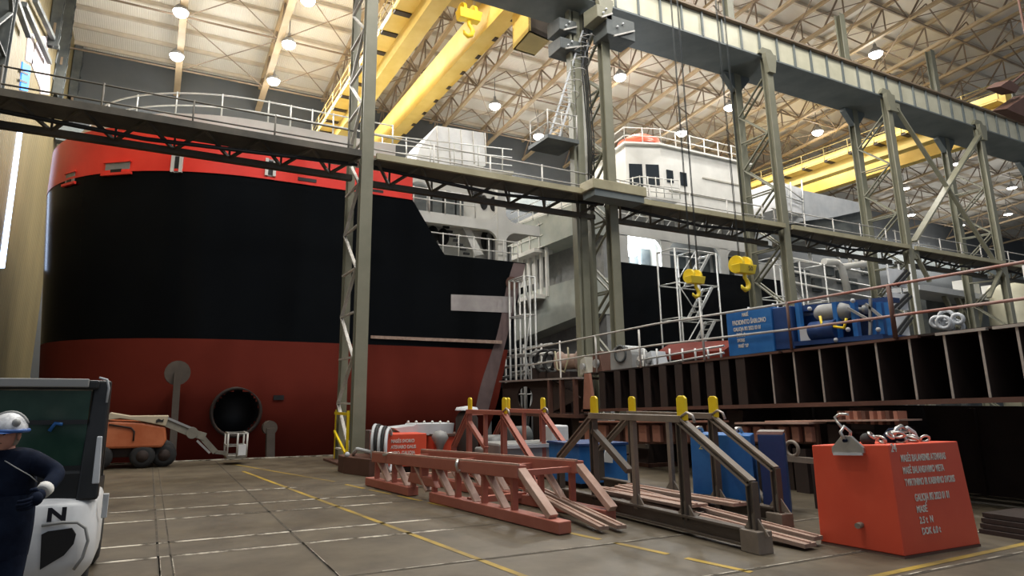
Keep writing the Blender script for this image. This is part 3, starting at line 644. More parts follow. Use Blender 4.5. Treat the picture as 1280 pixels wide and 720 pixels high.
# deckhouse on the main deck behind the bow
dh = MB(); a, c = S(516, 256, Y=25.6), S(652, 273, Y=25.6)
dh.box(a.x - .1, c.x + 1.0, 25.55, 25.75, 9.72, 10.22); dh.box(a.x - .2, c.x + 1.0, 25.6, 39, 9.95, 10.05); p = S(626, 300, Y=25.6)
dh.box(p.x - .2, p.x + .25, 25.5, 25.8, 8.0, 12.6)
for sgn in (-1, 1):
    q = p.x + .02 + sgn * .22
    for zc, sz in ((9.72, -1), (10.22, 1)):
        pts = [(q, zc)] + [(q + sgn * .6 * (1 - math.cos(t)), zc + sz * .6 * (1 - math.sin(t))) for t in [math.pi / 2 * j / 6 for j in range(7)]][::-1]
        dh.prism(pts, 'y', 25.56, 25.74)
dh.build('deck_edge_frame', M['white'], ship)
b = MB(); b.box(9.4, 15.0, 26.9, 27.1, 8.1, 12.8); hw = b.build('house_wall', M['white'], ship)
for u, v, w_, h_ in ((541, 293, .30, .42), (554, 296, .30, .42), (605, 253, .2, .38), (617, 255, .2, .38), (606, 300, .2, .5), (617, 304, .2, .5), (596, 243, .3, .3)):
    q = S(u, v, Y=26.85); b = MB(); b.lathe([(1, 0), (1, .08), (.001, .08)], (0, 0, 0), (0, -1, 0), 16); b.v = [V((q.x + k.x * w_ * 1.0, 26.89 + k.y, q.z + k.z * h_)) for k in b.v]; b.build('porthole', M['dark'], hw)
b = MB(); q = S(560, 300, Y=26.3)
b.hexa(*[[(S(u, v, Y=yy).x, yy, S(u, v, Y=yy).z) for u, v in ((575, 275), (583, 275), (604, 318), (594, 320))] for yy in (26.0, 26.08)]); st = b.build('stair', M['white'], ship)
b = MB()
for k in range(9):
    f = k / 8; q = S(549 + 34 * f, 274 + 44 * f, Y=26.2); b.box(q.x - .17, q.x + .13, 26.1, 26.2, q.z - .03, q.z + .07)
b.each('tread', M['dark'], st)
b = MB(); p0, p1 = S(571, 272, Y=26.25), S(598, 318, Y=26.25)
for o in (0, .28): b.tube([p0 + V((o, 0, 0)), p1 + V((o, 0, 0))], .03, 6)
b.build('stair_rail', M['white'], st)
b = MB(); x0 = 9.6
for z in (9.2, 8.65): b.tube([(10.3 if z > 9 else 10.9, 25.35, z), (15.1, 25.35, z)], .03, 6)
for k in range(6): b.tube([(11.2 + .78 * k, 25.35, 8.1), (11.2 + .78 * k, 25.35, 9.25)], .03, 6)
for z in (10.75, 11.25): b.tube([(9.7, 25.5, z), (12.9, 25.5, z)], .03, 6)
for k in range(5): b.tube([(9.8 + .78 * k, 25.5, 10.2), (9.8 + .78 * k, 25.5, 11.3)], .03, 6)
b.build('deck_railing', M['white'], ship)
b = MB()
for u, v, s in ((524, 236, .5), (545, 243, .4), (560, 247, .45), (573, 248, .3)):
    q = S(u, v, Y=26.4); b.ball(q, (s, .35, s * .7), 12, 7); b.box(q.x - s * .6, q.x + s * .6, 26.2, 26.7, 10.05, q.z)
b.build('winch', M['darksteel'], ship)
b = MB()
for k in range(6):
    q = S(612 + 5 * k, 300 + (k % 3) * 8, Y=26.4); b.box(q.x - .06, q.x + .05, 26.3, 26.6, 8.1, q.z + .3)
b.each('deck_machinery', M['grey'], ship)
# white casing above the bow deckhouse, wrapped in tarpaulin
b = MB(); q = [(519, 205), (524, 186), (546, 157), (605, 166), (607, 207)]
b.hexa([S(u, v, Y=30) for u, v in q], [S(u, v, Y=30) + V((0, 4, 0)) for u, v in q]); wc = b.build('tarpaulin_casing', M['canvas'], ship)
b = MB()
for k in range(5): p, q = S(546 + 15 * k, 158 + 2 * k, Y=29.97), S(548 + 15 * k, 205, Y=29.97); b.tube([p, q], .035, 5)
b.build('lashing', M['railgrey'], wc)
b = MB()
for du in range(6):
    p, q = S(478 + du * 30, 197 + du * 3, Y=29), S(478 + du * 30, 170 + du * 3.2, Y=29); b.tube([p, q], .035, 6)
for v in (168, 178, 188): b.tube([S(470, v, Y=29), S(640, v + 19, Y=29)], .03, 6)
b.build('platform_railing', M['galv'], ship)
MB().hexa([S(468, 198, Y=29), S(642, 214, Y=29), S(642, 218, Y=29), S(468, 203, Y=29)], [p + V((0, 1.2, 0)) for p in (S(468, 198, Y=29), S(642, 214, Y=29), S(642, 218, Y=29), S(468, 203, Y=29))]).build('upper_platform', M['beige'], ship)
# hull props in the dock
for u, v, vb, h_, lb in ((222, 466, 573, 1, 'tall rusty prop with round pad against the red bow'), (338, 535, 573, .5, 'short rusty prop under the red hull right of the thruster hole')):
    c = S(u, v, Y=24.3); r = root('hull_prop', (c.x, 24.3, -1.3), lb, 'prop')
    MB().bar((c.x + .1, 24.3, -1.3), (c.x, 24.3, c.z), .22 * (1 if h_ == 1 else 1.3)).build('post', M['postdark'], r)
    MB().cyl((c.x, 24.3, c.z), (c.x, 24.75, c.z), .42 * (1 if h_ == 1 else .6), n=18).build('pad', M['postdark'], r)
    MB().box(c.x - .5, c.x + .6, 23.9, 24.7, -1.3, -1.15).build('foot', M['rust2'], r)
# ================================================================ second ship behind the columns
X2, Y2 = 20.0, 27.0
s2 = root('ship', (30, 33, -1.3), 'second ship farther right, black hull, pale green end and white wheelhouse', 'ship', 'ships under construction')
def top2(u, v): return S(u, v, Y=Y2)
zt = top2(850, 336).z; xr = 35.5
b = MB(); b.box(X2 + 2.0, xr, Y2, 41, -1.2, zt); b.build('black_hull_side', M['black_hull'], s2)
b = MB(); b.box(X2 + 1.95, xr, Y2 - .04, Y2, 3.1, 3.35); b.box(X2 + 2, xr, Y2 - .03, 41, -1.2, 2.6); b.each('lower_hull', M['red_hull'], s2)
# pale green transom: two stepped blocks
zz = lambda u, v: S(u, v, X=X2)
b = MB(); lo, hi = zz(655, 318).z, zz(690, 268).z
b.prism([(27.02, zz(722, 291).z), (35, lo), (35, hi + .4), (27.02, hi)], 'x', X2, X2 + 1.95); b.build('upper_transom', M['greenpale'], s2)
b = MB(); b.prism([(27.05, zz(720, 392).z), (34.5, zz(652, 424).z), (34.5, zz(652, 366).z), (27.05, zz(722, 345).z)], 'x', X2 + .3, X2 + 1.95); b.build('lower_transom', M['greenpale'], s2)
b = MB(); b.prism([(27.1, -1.0), (34, -1.0), (34, hi), (27.1, hi)], 'x', X2 + 1.6, X2 + 1.98); b.build('recess_wall', M['grey'], s2)
b = MB()
for k in range(5): y = 33.2 - k * .62; b.box(X2 + .2, X2 + .35, y - .09, y + .09, zz(672, 372).z, zz(672, 318).z + .4)
b.each('white_frame_bar', M['white'], s2)
b = MB()
for v in (315, 372): q = zz(668, v); b.box(X2 - .4, X2 + .9, 31.0, 34.6, q.z - .15, q.z + .1)
b.each('white_ledge', M['white'], s2)
b = MB()
for k in range(4):
    y = 31 + k * 1.05; b.bar((X2 - .05, y, hi - 1.8), (X2 - .05, y, hi - .1), .06, .05)
for k in range(3): b.bar((X2 - .05, 30.6, hi - .3 - k * .7), (X2 - .05, 34.6, hi - .25 - k * .7), .05, .05)
b.build('white_panel_grid', M['white'], s2)
b = MB()
for k in range(5):
    q = zz(650 + 18 * k, 282 - 6 * k); b.tube([q + V((-.1, 0, 0)), q + V((-.1, 0, 1.1))], .03, 5)
for dz in (0.15, .6, 1.1): b.tube([zz(640, 287) + V((-.1, 0, dz)), zz(735, 250) + V((-.1, 0, dz))], .03, 5)
b.build('transom_railing', M['galv'], s2)
# accommodation: white frames, decks, wheelhouse
yA = 28.6
def SA_(u, v, y=yA): return S(u, v, Y=y)
b = MB(); d1 = SA_(850, 303).z; d2 = SA_(850, 283).z
b.box(X2 + 2.5, 35.6, yA, yA + .15, SA_(850, 300).z - .1, SA_(850, 285).z - .25); b.box(X2 + 2.5, 35.6, yA, 38, d1 - .05, d1 + .05)
for u in (832, 780, 905): q = SA_(u, 320); b.box(q.x - .35, q.x + .35, yA, yA + .2, zt - .1, d1)
for u in (832, 905):
    q = SA_(u, 320).x
    for sg in (-1, 1):
        pts = [(q + sg * .35, d1)] + [(q + sg * (.35 + .7 * (1 - math.cos(t))), d1 - .7 * (1 - math.sin(t))) for t in [math.pi / 2 * j / 6 for j in range(7)]][::-1]
        b.prism(pts, 'y', yA + .02, yA + .18)
b.build('deck_frame', M['white'], s2)
b = MB(); b.box(X2 + 2.2, 35.3, 29.7, 38, zt, d1); b.build('lower_house', M['white'], s2)
b = MB(); b.box(X2 + 2.3, 35.3, 30.0, 38, d1, SA_(850, 262, 30).z); b.build('middle_house', M['white'], s2)
b = MB()
for k in range(9):
    q = S(792 + 15 * k, 326 + k * 1.2, Y=29.65); 
    if k in (2,): continue
    b.box(q.x - .35, q.x + .35, 29.6, 29.72, q.z - .5, q.z + .8)
b.each('lower_window', M['darksteel'], s2)
b = MB()
for k in range(8):
    q = S(783 + 18 * k, 277 + 2.4 * k, Y=29.95)
    b.box(q.x - .42, q.x + .42, 29.9, 30.05, q.z - .2, q.z + .7)
b.each('middle_window', M['grey'], s2)
b = MB()
for dz in (.45, .9): b.tube([(X2 + 3.2, yA - .05, d2 - .2 + dz), (35.5, yA - .05, d2 - .2 + dz)], .03, 5)
for k in range(15): b.tube([(X2 + 3.3 + k * .85, yA - .05, d2 - .35), (X2 + 4.3 + k * .85, yA - .05, d2 + .75)], .03, 5)
b.build('deck_railing', M['white'], s2)
# wheelhouse with chamfered left corner
yW = 29.0
A0, A1 = S(825, 183, Y=yW), S(931, 212, Y=yW); zt2 = A0.z; zb2 = S(850, 246, Y=yW).z - 1.2
x_l = S(766, 200, Y=yW + 2.6).x
pl = [(A0.x, yW), (A1.x + .4, yW), (A1.x + .4, 36), (x_l, 36), (x_l, yW + 3.4), (A0.x - 2.2, yW + .8)]
b = MB(); b.hexa([V((x, y, zb2)) for x, y in pl], [V((x, y, zt2)) for x, y in pl]); wh = b.build('wheelhouse', M['white'], s2)
b = MB(); b.hexa([V((x + (.25 if x > 30 else -.25), y - .25, zt2)) for x, y in pl], [V((x + (.25 if x > 30 else -.25), y - .25, zt2 + .12)) for x, y in pl]); b.build('wheelhouse_roof', M['white'], wh)
def wwin(u0, u1, v0, v1, y, name='wheelhouse_window', m=None):
    a, c = S(u0, v0, Y=y), S(u1, v1, Y=y); b = MB(); b.box(a.x, c.x, y - .03, y + .05, c.z, a.z); b.build(name, m or M['glass'], wh)
wwin(833, 842, 212, 229, yW - .03); wwin(850, 859, 215, 233, yW - .03)
# windows on the chamfered front
e0, e1 = V((A0.x - 2.2, yW + .8, 0)), V((A0.x, yW, 0)); t = (e1 - e0).normalized(); n_ = V((t.y, -t.x, 0)); n_ = n_ if n_.y < 0 else -n_
zc = S(808, 219, Y=yW + .3).z
for f0, f1 in ((.08, .45), (.55, .92)):
    a, c = e0.lerp(e1, f0), e0.lerp(e1, f1); b = MB()
    pts = [V((a.x, a.y, zc - .75)), V((c.x, c.y, zc - .75)), V((c.x, c.y, zc + .75)), V((a.x, a.y, zc + .75))]
    b.hexa([p + n_ * .04 for p in pts], [p - n_ * .05 for p in pts]); b.build('wheelhouse_window', M['glass'], wh)
b = MB()
path = [V((x_l - .1, yW + 3.4, 0)), V((A0.x - 2.3, yW + .7, 0)), V((A0.x, yW - .1, 0)), V((A1.x, yW - .1, 0))]
for z in (zt2 + .6, zt2 + 1.15): b.tube([p + V((0, 0, z)) for p in path], .035, 6)
for i in range(3):
    L_ = (path[i + 1] - path[i]).length; m_ = max(2, int(L_ / 1.1))
    for k in range(m_ + 1): p = path[i].lerp(path[i + 1], k / m_); b.tube([p + V((0, 0, zt2)), p + V((0, 0, zt2 + 1.2))], .035, 6)
b.build('top_railing', M['white'], wh)
b = MB(); path = [V((x_l - 1.6, yW + 1.5, 0)), V((A0.x - 2.4, yW - .6, 0)), V((A0.x + .3, yW - 1.1, 0))]; zz2 = S(800, 245, Y=yW).z
for dz in (.1, .5, 1.0): b.tube([p + V((0, 0, zz2 + dz)) for p in path], .035, 6)
for i in range(2):
    for k in range(6): p = path[i].lerp(path[i + 1], k / 5); b.tube([p + V((0, 0, zz2 - .2)), p + V((0, 0, zz2 + 1.05))], .035, 6)
b.build('bridge_wing_railing', M['white'], wh)
b = MB(); b.hexa([(p.x, p.y, zb2 + .4) for p in path] + [(A0.x + .3, yW + 2, zb2 + .4), (x_l - 1.6, yW + 3, zb2 + .4)], [(p.x, p.y, zz2 - .2) for p in path] + [(A0.x + .3, yW + 2, zz2 - .2), (x_l - 1.6, yW + 3, zz2 - .2)]); b.build('bridge_wing', M['white'], wh)
c = S(812, 190, Y=yW + .6); b = MB(); b.lathe([(.001, .95), (.7, .85), (1.35, .45), (1.5, 0)], (c.x, c.y + 1.0, zt2 + .30), n=24); b.build('orange_dome', M['orange_dome'], wh)
b = MB(); q = S(905, 228, Y=yW); b.box(q.x - 2, A1.x + .4, yW - .06, yW, q.z - .05, q.z + .05); b.box(A0.x + .5, A1.x + .4, yW - .06, yW, q.z - 1.35, q.z - 1.25); b.each('seam_strip', M['beige'], wh)
# work lamp under the deck
c = S(790, 313, Y=29.4); r = root('work_lamp', c, 'dazzling white work lamp under the white deck of the second ship', 'lamp')
MB().ball(c, (.42, .2, .42), 14, 8).build('glowing_head', M['worklamp'], r)
MB().box(c.x - .3, c.x + .3, c.y + .2, c.y + .4, c.z - .35, c.z + .35).bar((c.x, c.y + .3, c.z), (c.x, c.y + .3, zt), .06).build('housing', M['grey'], r)
L = bpy.data.lights.new('work_light', 'POINT'); L.energy = 500; L.color = (.85, .93, 1); L.shadow_soft_size = .4
o = bpy.data.objects.new('work_light', L); COL.objects.link(o); o.parent = r; o.location = (0, -.5, 0)
# tarpaulin shelter and white gantry frames to the right
b = MB(); q = [(1004, 238), (1088, 256), (1085, 262), (1040, 272), (1007, 276)]
r = root('tarpaulin_shelter', S(1040, 270, Y=29), 'grey tarpaulin-covered shelter high behind the third double column', 'shelter')
b.hexa([S(u, v, Y=29) for u, v in q], [S(u, v, Y=29) + V((0, 4, .2)) for u, v in q]); b.build('tarpaulin', M['canvas2'], r)
b = MB(); q = [(1007, 277), (1040, 273), (1085, 263), (1083, 300), (1010, 300)]; b.hexa([S(u, v, Y=29.3) for u, v in q], [S(u, v, Y=29.3) + V((0, 3, 0)) for u, v in q]); b.build('wall_panel', M['darksteel'], r)
b = MB(); q = [(972, 226), (1003, 236), (1004, 268), (974, 260)]; b.hexa([S(u, v, Y=29.2) for u, v in q], [S(u, v, Y=29.2) + V((0, 3, 0)) for u, v in q]); b.build('side_sheet', M['canvas'], r)
for u in (1010, 1045, 1080): p = S(u, 298, Y=30.5); MB().tube([(p.x, 30.5, -1.3), (p.x, 30.5, p.z + .2)], .12, 8).build('leg', M['galv'], r)
b = MB()
for u, v, w2, v2 in ((975, 243, 1004, 253), (975, 262, 1004, 272), (975, 228, 1004, 250), (1002, 225, 1006, 285), (988, 228, 990, 280)): b.tube([S(u, v, Y=29), S(w2, v2, Y=29)], .05, 6)
b.build('pole', M['galv'], r)
r = root('gantry_frame', S(1060, 360, Y=26), 'white arched tube frame between the third and braced double columns', 'frame')
for pts in ([(1030, 327), (1046, 328), (1052, 334), (1060, 366)], [(1050, 334), (1080, 330), (1090, 333), (1093, 362)]):
    p = [S(u, v, Y=26) for u, v in pts]; MB().tube(p, .22, 10).build('arch', M['white'], r)
b = MB()
for u, v in ((1062, 316), (1070, 320), (1078, 322)): b.tube([S(u, v, Y=26.5), S(u + 1, v + 14, Y=26.5)], .12, 8)
b.each('vertical_pipe', M['white'], r)
MB().box(S(1000, 385, Y=26).x, S(1100, 385, Y=26).x, 25.8, 27, -1.3, S(1050, 374, Y=26).z).build('pedestal', M['grey'], r)
r = root('far_steel_block', S(1060, 345, Y=30), 'grey unfinished hull block behind the white arched frame', 'hull block')
b = MB(); b.hexa([S(u, v, Y=30) for u, v in ((985, 322), (1098, 345), (1098, 400), (985, 400))], [S(u, v, Y=30) + V((0, 5, 0)) for u, v in ((985, 322), (1098, 345), (1098, 400), (985, 400))]); b.build('shell', M['grey'], r)
b = MB()
for k in range(7):
    p = S(990 + k * 15, 335 + (k % 3) * 10, Y=29.9); b.box(p.x - .4, p.x + .4, 29.7, 29.95, p.z - .6, p.z + .4)
b.each('opening', M['darksteel'], r)
b = MB()
for k in range(4): p = S(990 + 33 * k, 398, Y=31); MB().box(p.x - .3, p.x + .3, 30.6, 31.4, -1.3, p.z + .3).build('support_leg', M['darksteel'], r)
for v in (322, 338, 352): b.tube([S(985, v, Y=29.6), S(1098, v + 22, Y=29.6)], .09, 6)
b.build('stringer', M['white'], r)
# machinery deck to the right of the braced column
r = root('grey_slab_deck', S(1200, 370, Y=24), 'pale grey slab sloping across behind the braced column', 'slab')
q = [(1149, 356), (1160, 356), (1260, 373), (1240, 376), (1150, 362)]; MB().hexa([S(u, v, Y=22) for u, v in q], [S(u, v, Y=22) + V((0, 2, 0)) for u, v in q]).build('slab', M['lightgrey'], r)
b = MB()
for u, v in ((1200, 356), (1208, 358), (1215, 360), (1236, 362), (1250, 365)): p = S(u, v, Y=22.8); b.box(p.x - .3, p.x + .3, 22.5, 23.1, p.z - .4, p.z + .25)
b.each('bollard', M['white'], r)
for i, (a, c) in enumerate((((1196, 372), (1214, 412)), ((1206, 372), (1196, 410)), ((1228, 372), (1222, 412)), ((1180, 370), (1200, 410)))):
    MB().bar(S(*a, Y=22.5), S(*c, Y=22.5), .25, .18).build('raking_leg', M['column'], r)
b = MB(); q = S(1230, 395, Y=24); b.box(S(1160, 395, Y=24).x, S(1275, 395, Y=24).x, 24, 27, -1.3, S(1200, 378, Y=24).z); b.build('machine_body', M['darksteel'], r)
r = root('tank_row', S(1270, 400, Y=21), 'ochre-grey tank at the right edge behind the railing', 'tank')
p = S(1272, 376, Y=21); MB().lathe([(.001, 1.2), (1.4, 1.0), (1.6, .6), (1.6, -7)], p, n=24).build('shell', M['panel'], r)
# bundle of pale hoses in front of the braced column
c = S(1178, 400, X=16.4); r = root('cable_coil', c, 'heap of pale round discs and hoses behind the railing near the braced column', 'coil')
for k in range(8):
    a = random.random() * 6.28; d = random.random() * .3
    MB().ring((c.x + .05 * k, c.y + math.cos(a) * d, c.z + math.sin(a) * d - .1), .10 + .05 * random.random(), .045, (1, .1, .1), 14).build('disc', M['lightgrey'], r)
MB().bar((c.x + .5, c.y, -.0), (c.x + .3, c.y, c.z), .12).build('post', M['darksteel'], r)
# scaffold towers
def scaffold(name, quads, label, stairs=None, y=24.0, levels=5):
    (u0, v0), (u1, v1) = quads; a, c = S(u0, v0, Y=y), S(u1, v1, Y=y); zlo = -1.3
    r = root(name, (a.x, y, zlo), label, 'scaffold')
    xs = [a.x, (a.x + c.x) / 2, c.x]
    for x in xs:
        for yy in (y, y + 1.3): MB().tube([(x, yy, zlo), (x, yy, a.z)], .045, 6).build('standard', M['galv'], r)
    b = MB()
    for k in range(levels + 1):
        z = zlo + (a.z - zlo) * k / levels
        for yy in (y, y + 1.3): b.tube([(xs[0], yy, z), (xs[2], yy, z)], .035, 6)
        for x in xs: b.tube([(x, y, z), (x, y + 1.3, z)], .035, 6)
    b.each('ledger', M['galv'], r); b = MB()
    for k in range(levels):
        z, z2 = zlo + (a.z - zlo) * k / levels, zlo + (a.z - zlo) * (k + 1) / levels
        p, q = ((xs[0], xs[1]) if k % 2 else (xs[1], xs[0])); b.tube([(p, y, z), (q, y, z2)], .03, 6)
    b.each('brace', M['galv'], r)
    if stairs:
        for k in range(levels):
            z, z2 = zlo + (a.z - zlo) * k / levels, zlo + (a.z - zlo) * (k + 1) / levels
            p, q = (xs[1], xs[2] - .1); b = MB()
            b.bar((p, y + .35, z), (q, y + .35, z2), .08, .14); b.bar((p, y + .95, z), (q, y + .95, z2), .08, .14)
            for j in range(6): f = (j + .5) / 6; b.box(p + (q - p) * f - .1, p + (q - p) * f + .1, y + .35, y + .95, z + (z2 - z) * f - .02, z + (z2 - z) * f + .02)
            b.build('stair_flight', M['galv'], r)
    return r
scaffold('scaffold_tower', ((843, 310), (894, 310)), 'tubular scaffold stair tower before the black hull of the second ship', True, 24.0, 6)
scaffold('scaffold_tower', ((966, 322), (1030, 330)), 'tubular scaffold right of the third double column, behind the blue box', False, 24.0, 5)
scaffold('scaffold_tower', ((655, 345), (668, 345)), 'tubular scaffold at the pale green hull end, beside the bare hull edge', False, 23.3, 5)
r = root('scaffold_stair', S(1118, 395, Y=17.4), 'pale panelled scaffold stair beside the braced double column', 'scaffold')
for (u0, v0, u1, v1) in ((1110, 335, 1134, 360), (1111, 365, 1136, 388), (1112, 392, 1138, 420)):
    a, c = S(u0, v0, Y=17.4), S(u1, v1, Y=17.4); MB().box(a.x, c.x, 17.4, 17.48, c.z, a.z).build('panel', M['canvas'], r)
    b = MB(); b.bar((a.x, 17.3, c.z), (c.x, 17.3, a.z), .06, .12); b.bar((a.x + .4, 17.3, c.z), (c.x + .2, 17.3, a.z - .1), .06, .1); b.build('stringer', M['rubber'], r)
b = MB()
for u in (1110, 1124, 1138): p = S(u, 330, Y=17.5); b.tube([(p.x, 17.55, 0), (p.x, 17.55, p.z)], .05, 6)
b.build('standard', M['galv'], r)
# ================================================================ ribbed rusty hull section on its side (right)
XM = 12.9
def zb_(y): return 1.87 - (y - 5.5) * .0315
def zt_(y): return 3.10 - (y - 5.4) * .034
r = root('ribbed_steel_section', (XM, 11, 1.5), 'long dark rusty ribbed hull section lying under the railing on the right', 'hull section')
ya, yb = 3.6, 17.6
def slab(zf, x0, x1, t, y0=ya, y1=yb):
    b = MB(); return b.hexa([(x0, y0, zf(y0)), (x1, y0, zf(y0)), (x1, y1, zf(y1)), (x0, y1, zf(y1))], [(x0, y0, zf(y0) + t), (x1, y0, zf(y0) + t), (x1, y1, zf(y1) + t), (x0, y1, zf(y1) + t)])
slab(zt_, XM + .05, XM + 2.2, .04).build('top_plate', M['rust'], r)
slab(zb_, XM - .06, XM + 2.2, .05).build('bottom_plate', M['rust'], r)
b = MB(); b.hexa([(XM + 1.3, ya, zb_(ya)), (XM + 1.4, ya, zb_(ya)), (XM + 1.4, yb, zb_(yb)), (XM + 1.3, yb, zb_(yb))], [(XM + 1.3, ya, zt_(ya)), (XM + 1.4, ya, zt_(ya)), (XM + 1.4, yb, zt_(yb)), (XM + 1.3, yb, zt_(yb))]); b.build('back_plate', M['rust'], r)
slab(lambda y: zb_(y) - .03, XM - .10, XM - .05, .09).build('bottom_edge', M['rust2'], r)
us = [752, 771, 790, 808, 828, 848, 868, 887, 906, 926, 966, 995, 1028, 1063, 1100, 1143, 1188, 1234, 1282, 1335]
for i, u in enumerate(us):
    y = S(u, 470, X=XM).y; pale = u > 950
    b = MB(); b.hexa([(XM, y - .02, zb_(y)), (XM + 1.3, y - .02, zb_(y)), (XM + 1.3, y + .02, zb_(y)), (XM, y + .02, zb_(y))], [(XM, y - .02, zt_(y)), (XM + 1.3, y - .02, zt_(y)), (XM + 1.3, y + .02, zt_(y)), (XM, y + .02, zt_(y))])
    rb = b.build('rib', M['rust'], r)
    if pale:
        MB().box(XM - .015, XM, y - .02, y + .02, zb_(y) + .03, zt_(y) + .02).build('bare_edge', M['edge'], rb)
    else:
        MB().box(XM - .03, XM, y - .17, y + .10, zb_(y) + .05, zt_(y) - .02).build('face_flange', M['rust'], rb)
for (y0, y1) in ((7.0, 9.9), (5.9, 6.7), (4.9, 5.8), (10, 13)): slab(lambda y: zt_(y) - .03, XM - .05, XM + .05, .05, y0, y1).build('top_edge', M['rust2'] if y0 > 9 else M['edge'] if y0 < 6 else M['rust2'], r)
MB().hexa([(XM - .1, 16.9, zb_(17) - .05), (XM + .0, 16.9, zb_(17) - .05), (XM, 17.5, zb_(17) - .05), (XM - .1, 17.5, zb_(17) - .05)], [(XM - .1, 17.1, zt_(17)), (XM, 17.1, zt_(17)), (XM, 17.35, zt_(17)), (XM - .1, 17.35, zt_(17))]).build('curved_end_plate', M['salmon'], r)
# smaller rusty section with a round lightening hole (left end)
r = root('rusty_plate_section', (12.6, 20, 1.3), 'dark rusty plate section with a round hole behind the pink trestle', 'hull section')
a, c = S(628, 478, X=12.7), S(726, 518, X=12.7); hc = S(656, 497, X=12.7)
R_ = .42; seg = 20
b = MB(); out = [(a.y, c.z), (c.y, c.z), (c.y, a.z), (a.y, a.z)]
cir = [(hc.y + R_ * 1.35 * math.cos(2 * math.pi * k / seg), hc.z + R_ * math.sin(2 * math.pi * k / seg)) for k in range(seg)]
def sq(t):
    dy, dz = math.cos(t), math.sin(t); ky = ((a.y - hc.y) if dy > 0 else (c.y - hc.y)) / dy if abs(dy) > 1e-6 else 1e9; kz = ((a.z - hc.z) if dz > 0 else (c.z - hc.z)) / dz if abs(dz) > 1e-6 else 1e9
    k = min(abs(ky), abs(kz)); return (hc.y + dy * k, hc.z + dz * k)
ou = [sq(2 * math.pi * k / seg) for k in range(seg)]
for i in range(seg):
    j = (i + 1) % seg; q = [cir[i], cir[j], ou[j], ou[i]]; b.prism(q, 'x', 12.7, 12.76)
b.build('web_plate', M['rust'], r)
MB().box(12.5, 14.2, c.y, a.y, c.z - .12, c.z).build('bottom_flange', M['rust2'], r); MB().box(12.55, 14.0, c.y, a.y, a.z, a.z + .06).build('top_flange', M['edge'], r)
for u in (690, 705, 722): y = S(u, 497, X=12.7).y; MB().box(12.55, 12.7, y - .05, y + .05, c.z, a.z).build('stiffener', M['rust2'], r)
for y in (c.y + .3, a.y - .3): MB().box(12.7, 13.3, y - .2, y + .2, 0, c.z - .12).build('support_leg', M['rust'], r)
# railing along the section's top edge
r = root('guard_rail', (12.85, 12, 3.0), 'long two-rail tube railing, grey turning rusty red, along the ribbed section', 'railing')
for zo, nm in ((4.02, 'top_rail'), (3.42, 'middle_rail')):
    b = MB(); b.tube([(12.82, 21.0, zo - .28), (12.82, 14, zo - .03), (12.82, 9.6, zo)], .028, 8); b.build(nm, M['railgrey'], r)
    b = MB(); b.tube([(12.82, 9.6, zo), (12.82, 5, zo + .1), (12.82, 3.6, zo + .12)], .028, 8); b.build(nm, M['railred'], r)
for u in (645, 700, 745, 800, 880, 990, 1122, 1300):
    y = S(u, 440, X=12.82).y; MB().tube([(12.82, y, 1.4 if y > 17.6 else zt_(y)), (12.82, y, 4.06 if y < 13 else 3.9)], .03 if u != 1122 else .045, 8).build('post', M['railgrey'] if u not in (990, 1122) else M['rust2'], r)
# cradles carrying the section, plus an added dark panel keeping the space below black
for k, y in enumerate((5.3, 8.4, 11.6, 14.8)):
    r = root('support_cradle', (XM + .9, y, 0), ('dark steel cradle under the ribbed section, nearest the right edge', 'dark steel cradle under the ribbed section behind the red weight block', 'dark steel cradle under the ribbed section behind the tall blue box', 'dark steel cradle under the ribbed section behind the small blue box')[k], 'cradle')
    MB().prism([(XM - .1, 0), (XM + 2.2, 0), (XM + 1.9, zb_(y) - .06), (XM + .2, zb_(y) - .06)], 'y', y - .25, y + .25).build('body', M['rust'], r)
    MB().box(XM - .2, XM + 2.3, y - .4, y + .4, 0, .1).build('foot', M['rust2'], r)
    MB().box(XM - .12, XM - .04, y - .28, y + .28, .5, .62).build('crossbar', M['wornsteel'], r)
r = root('shade_back_panel', (XM + 2.3, 10, 0), 'added dark panel shutting out light under and behind the ribbed section', 'shade panel')
b = MB(); b.box(XM + 2.35, XM + 2.45, 3.4, 17.4, 0, 1.75); b.build('plate', M['rust'], r)  # the added shade panel, in the dark rust colour
b = MB()
for k in range(12): b.box(XM + 2.25, XM + 2.35, 3.8 + k * 1.2, 3.9 + k * 1.2, 0, 1.7)
b.each('stiffener', M['rust'], r)
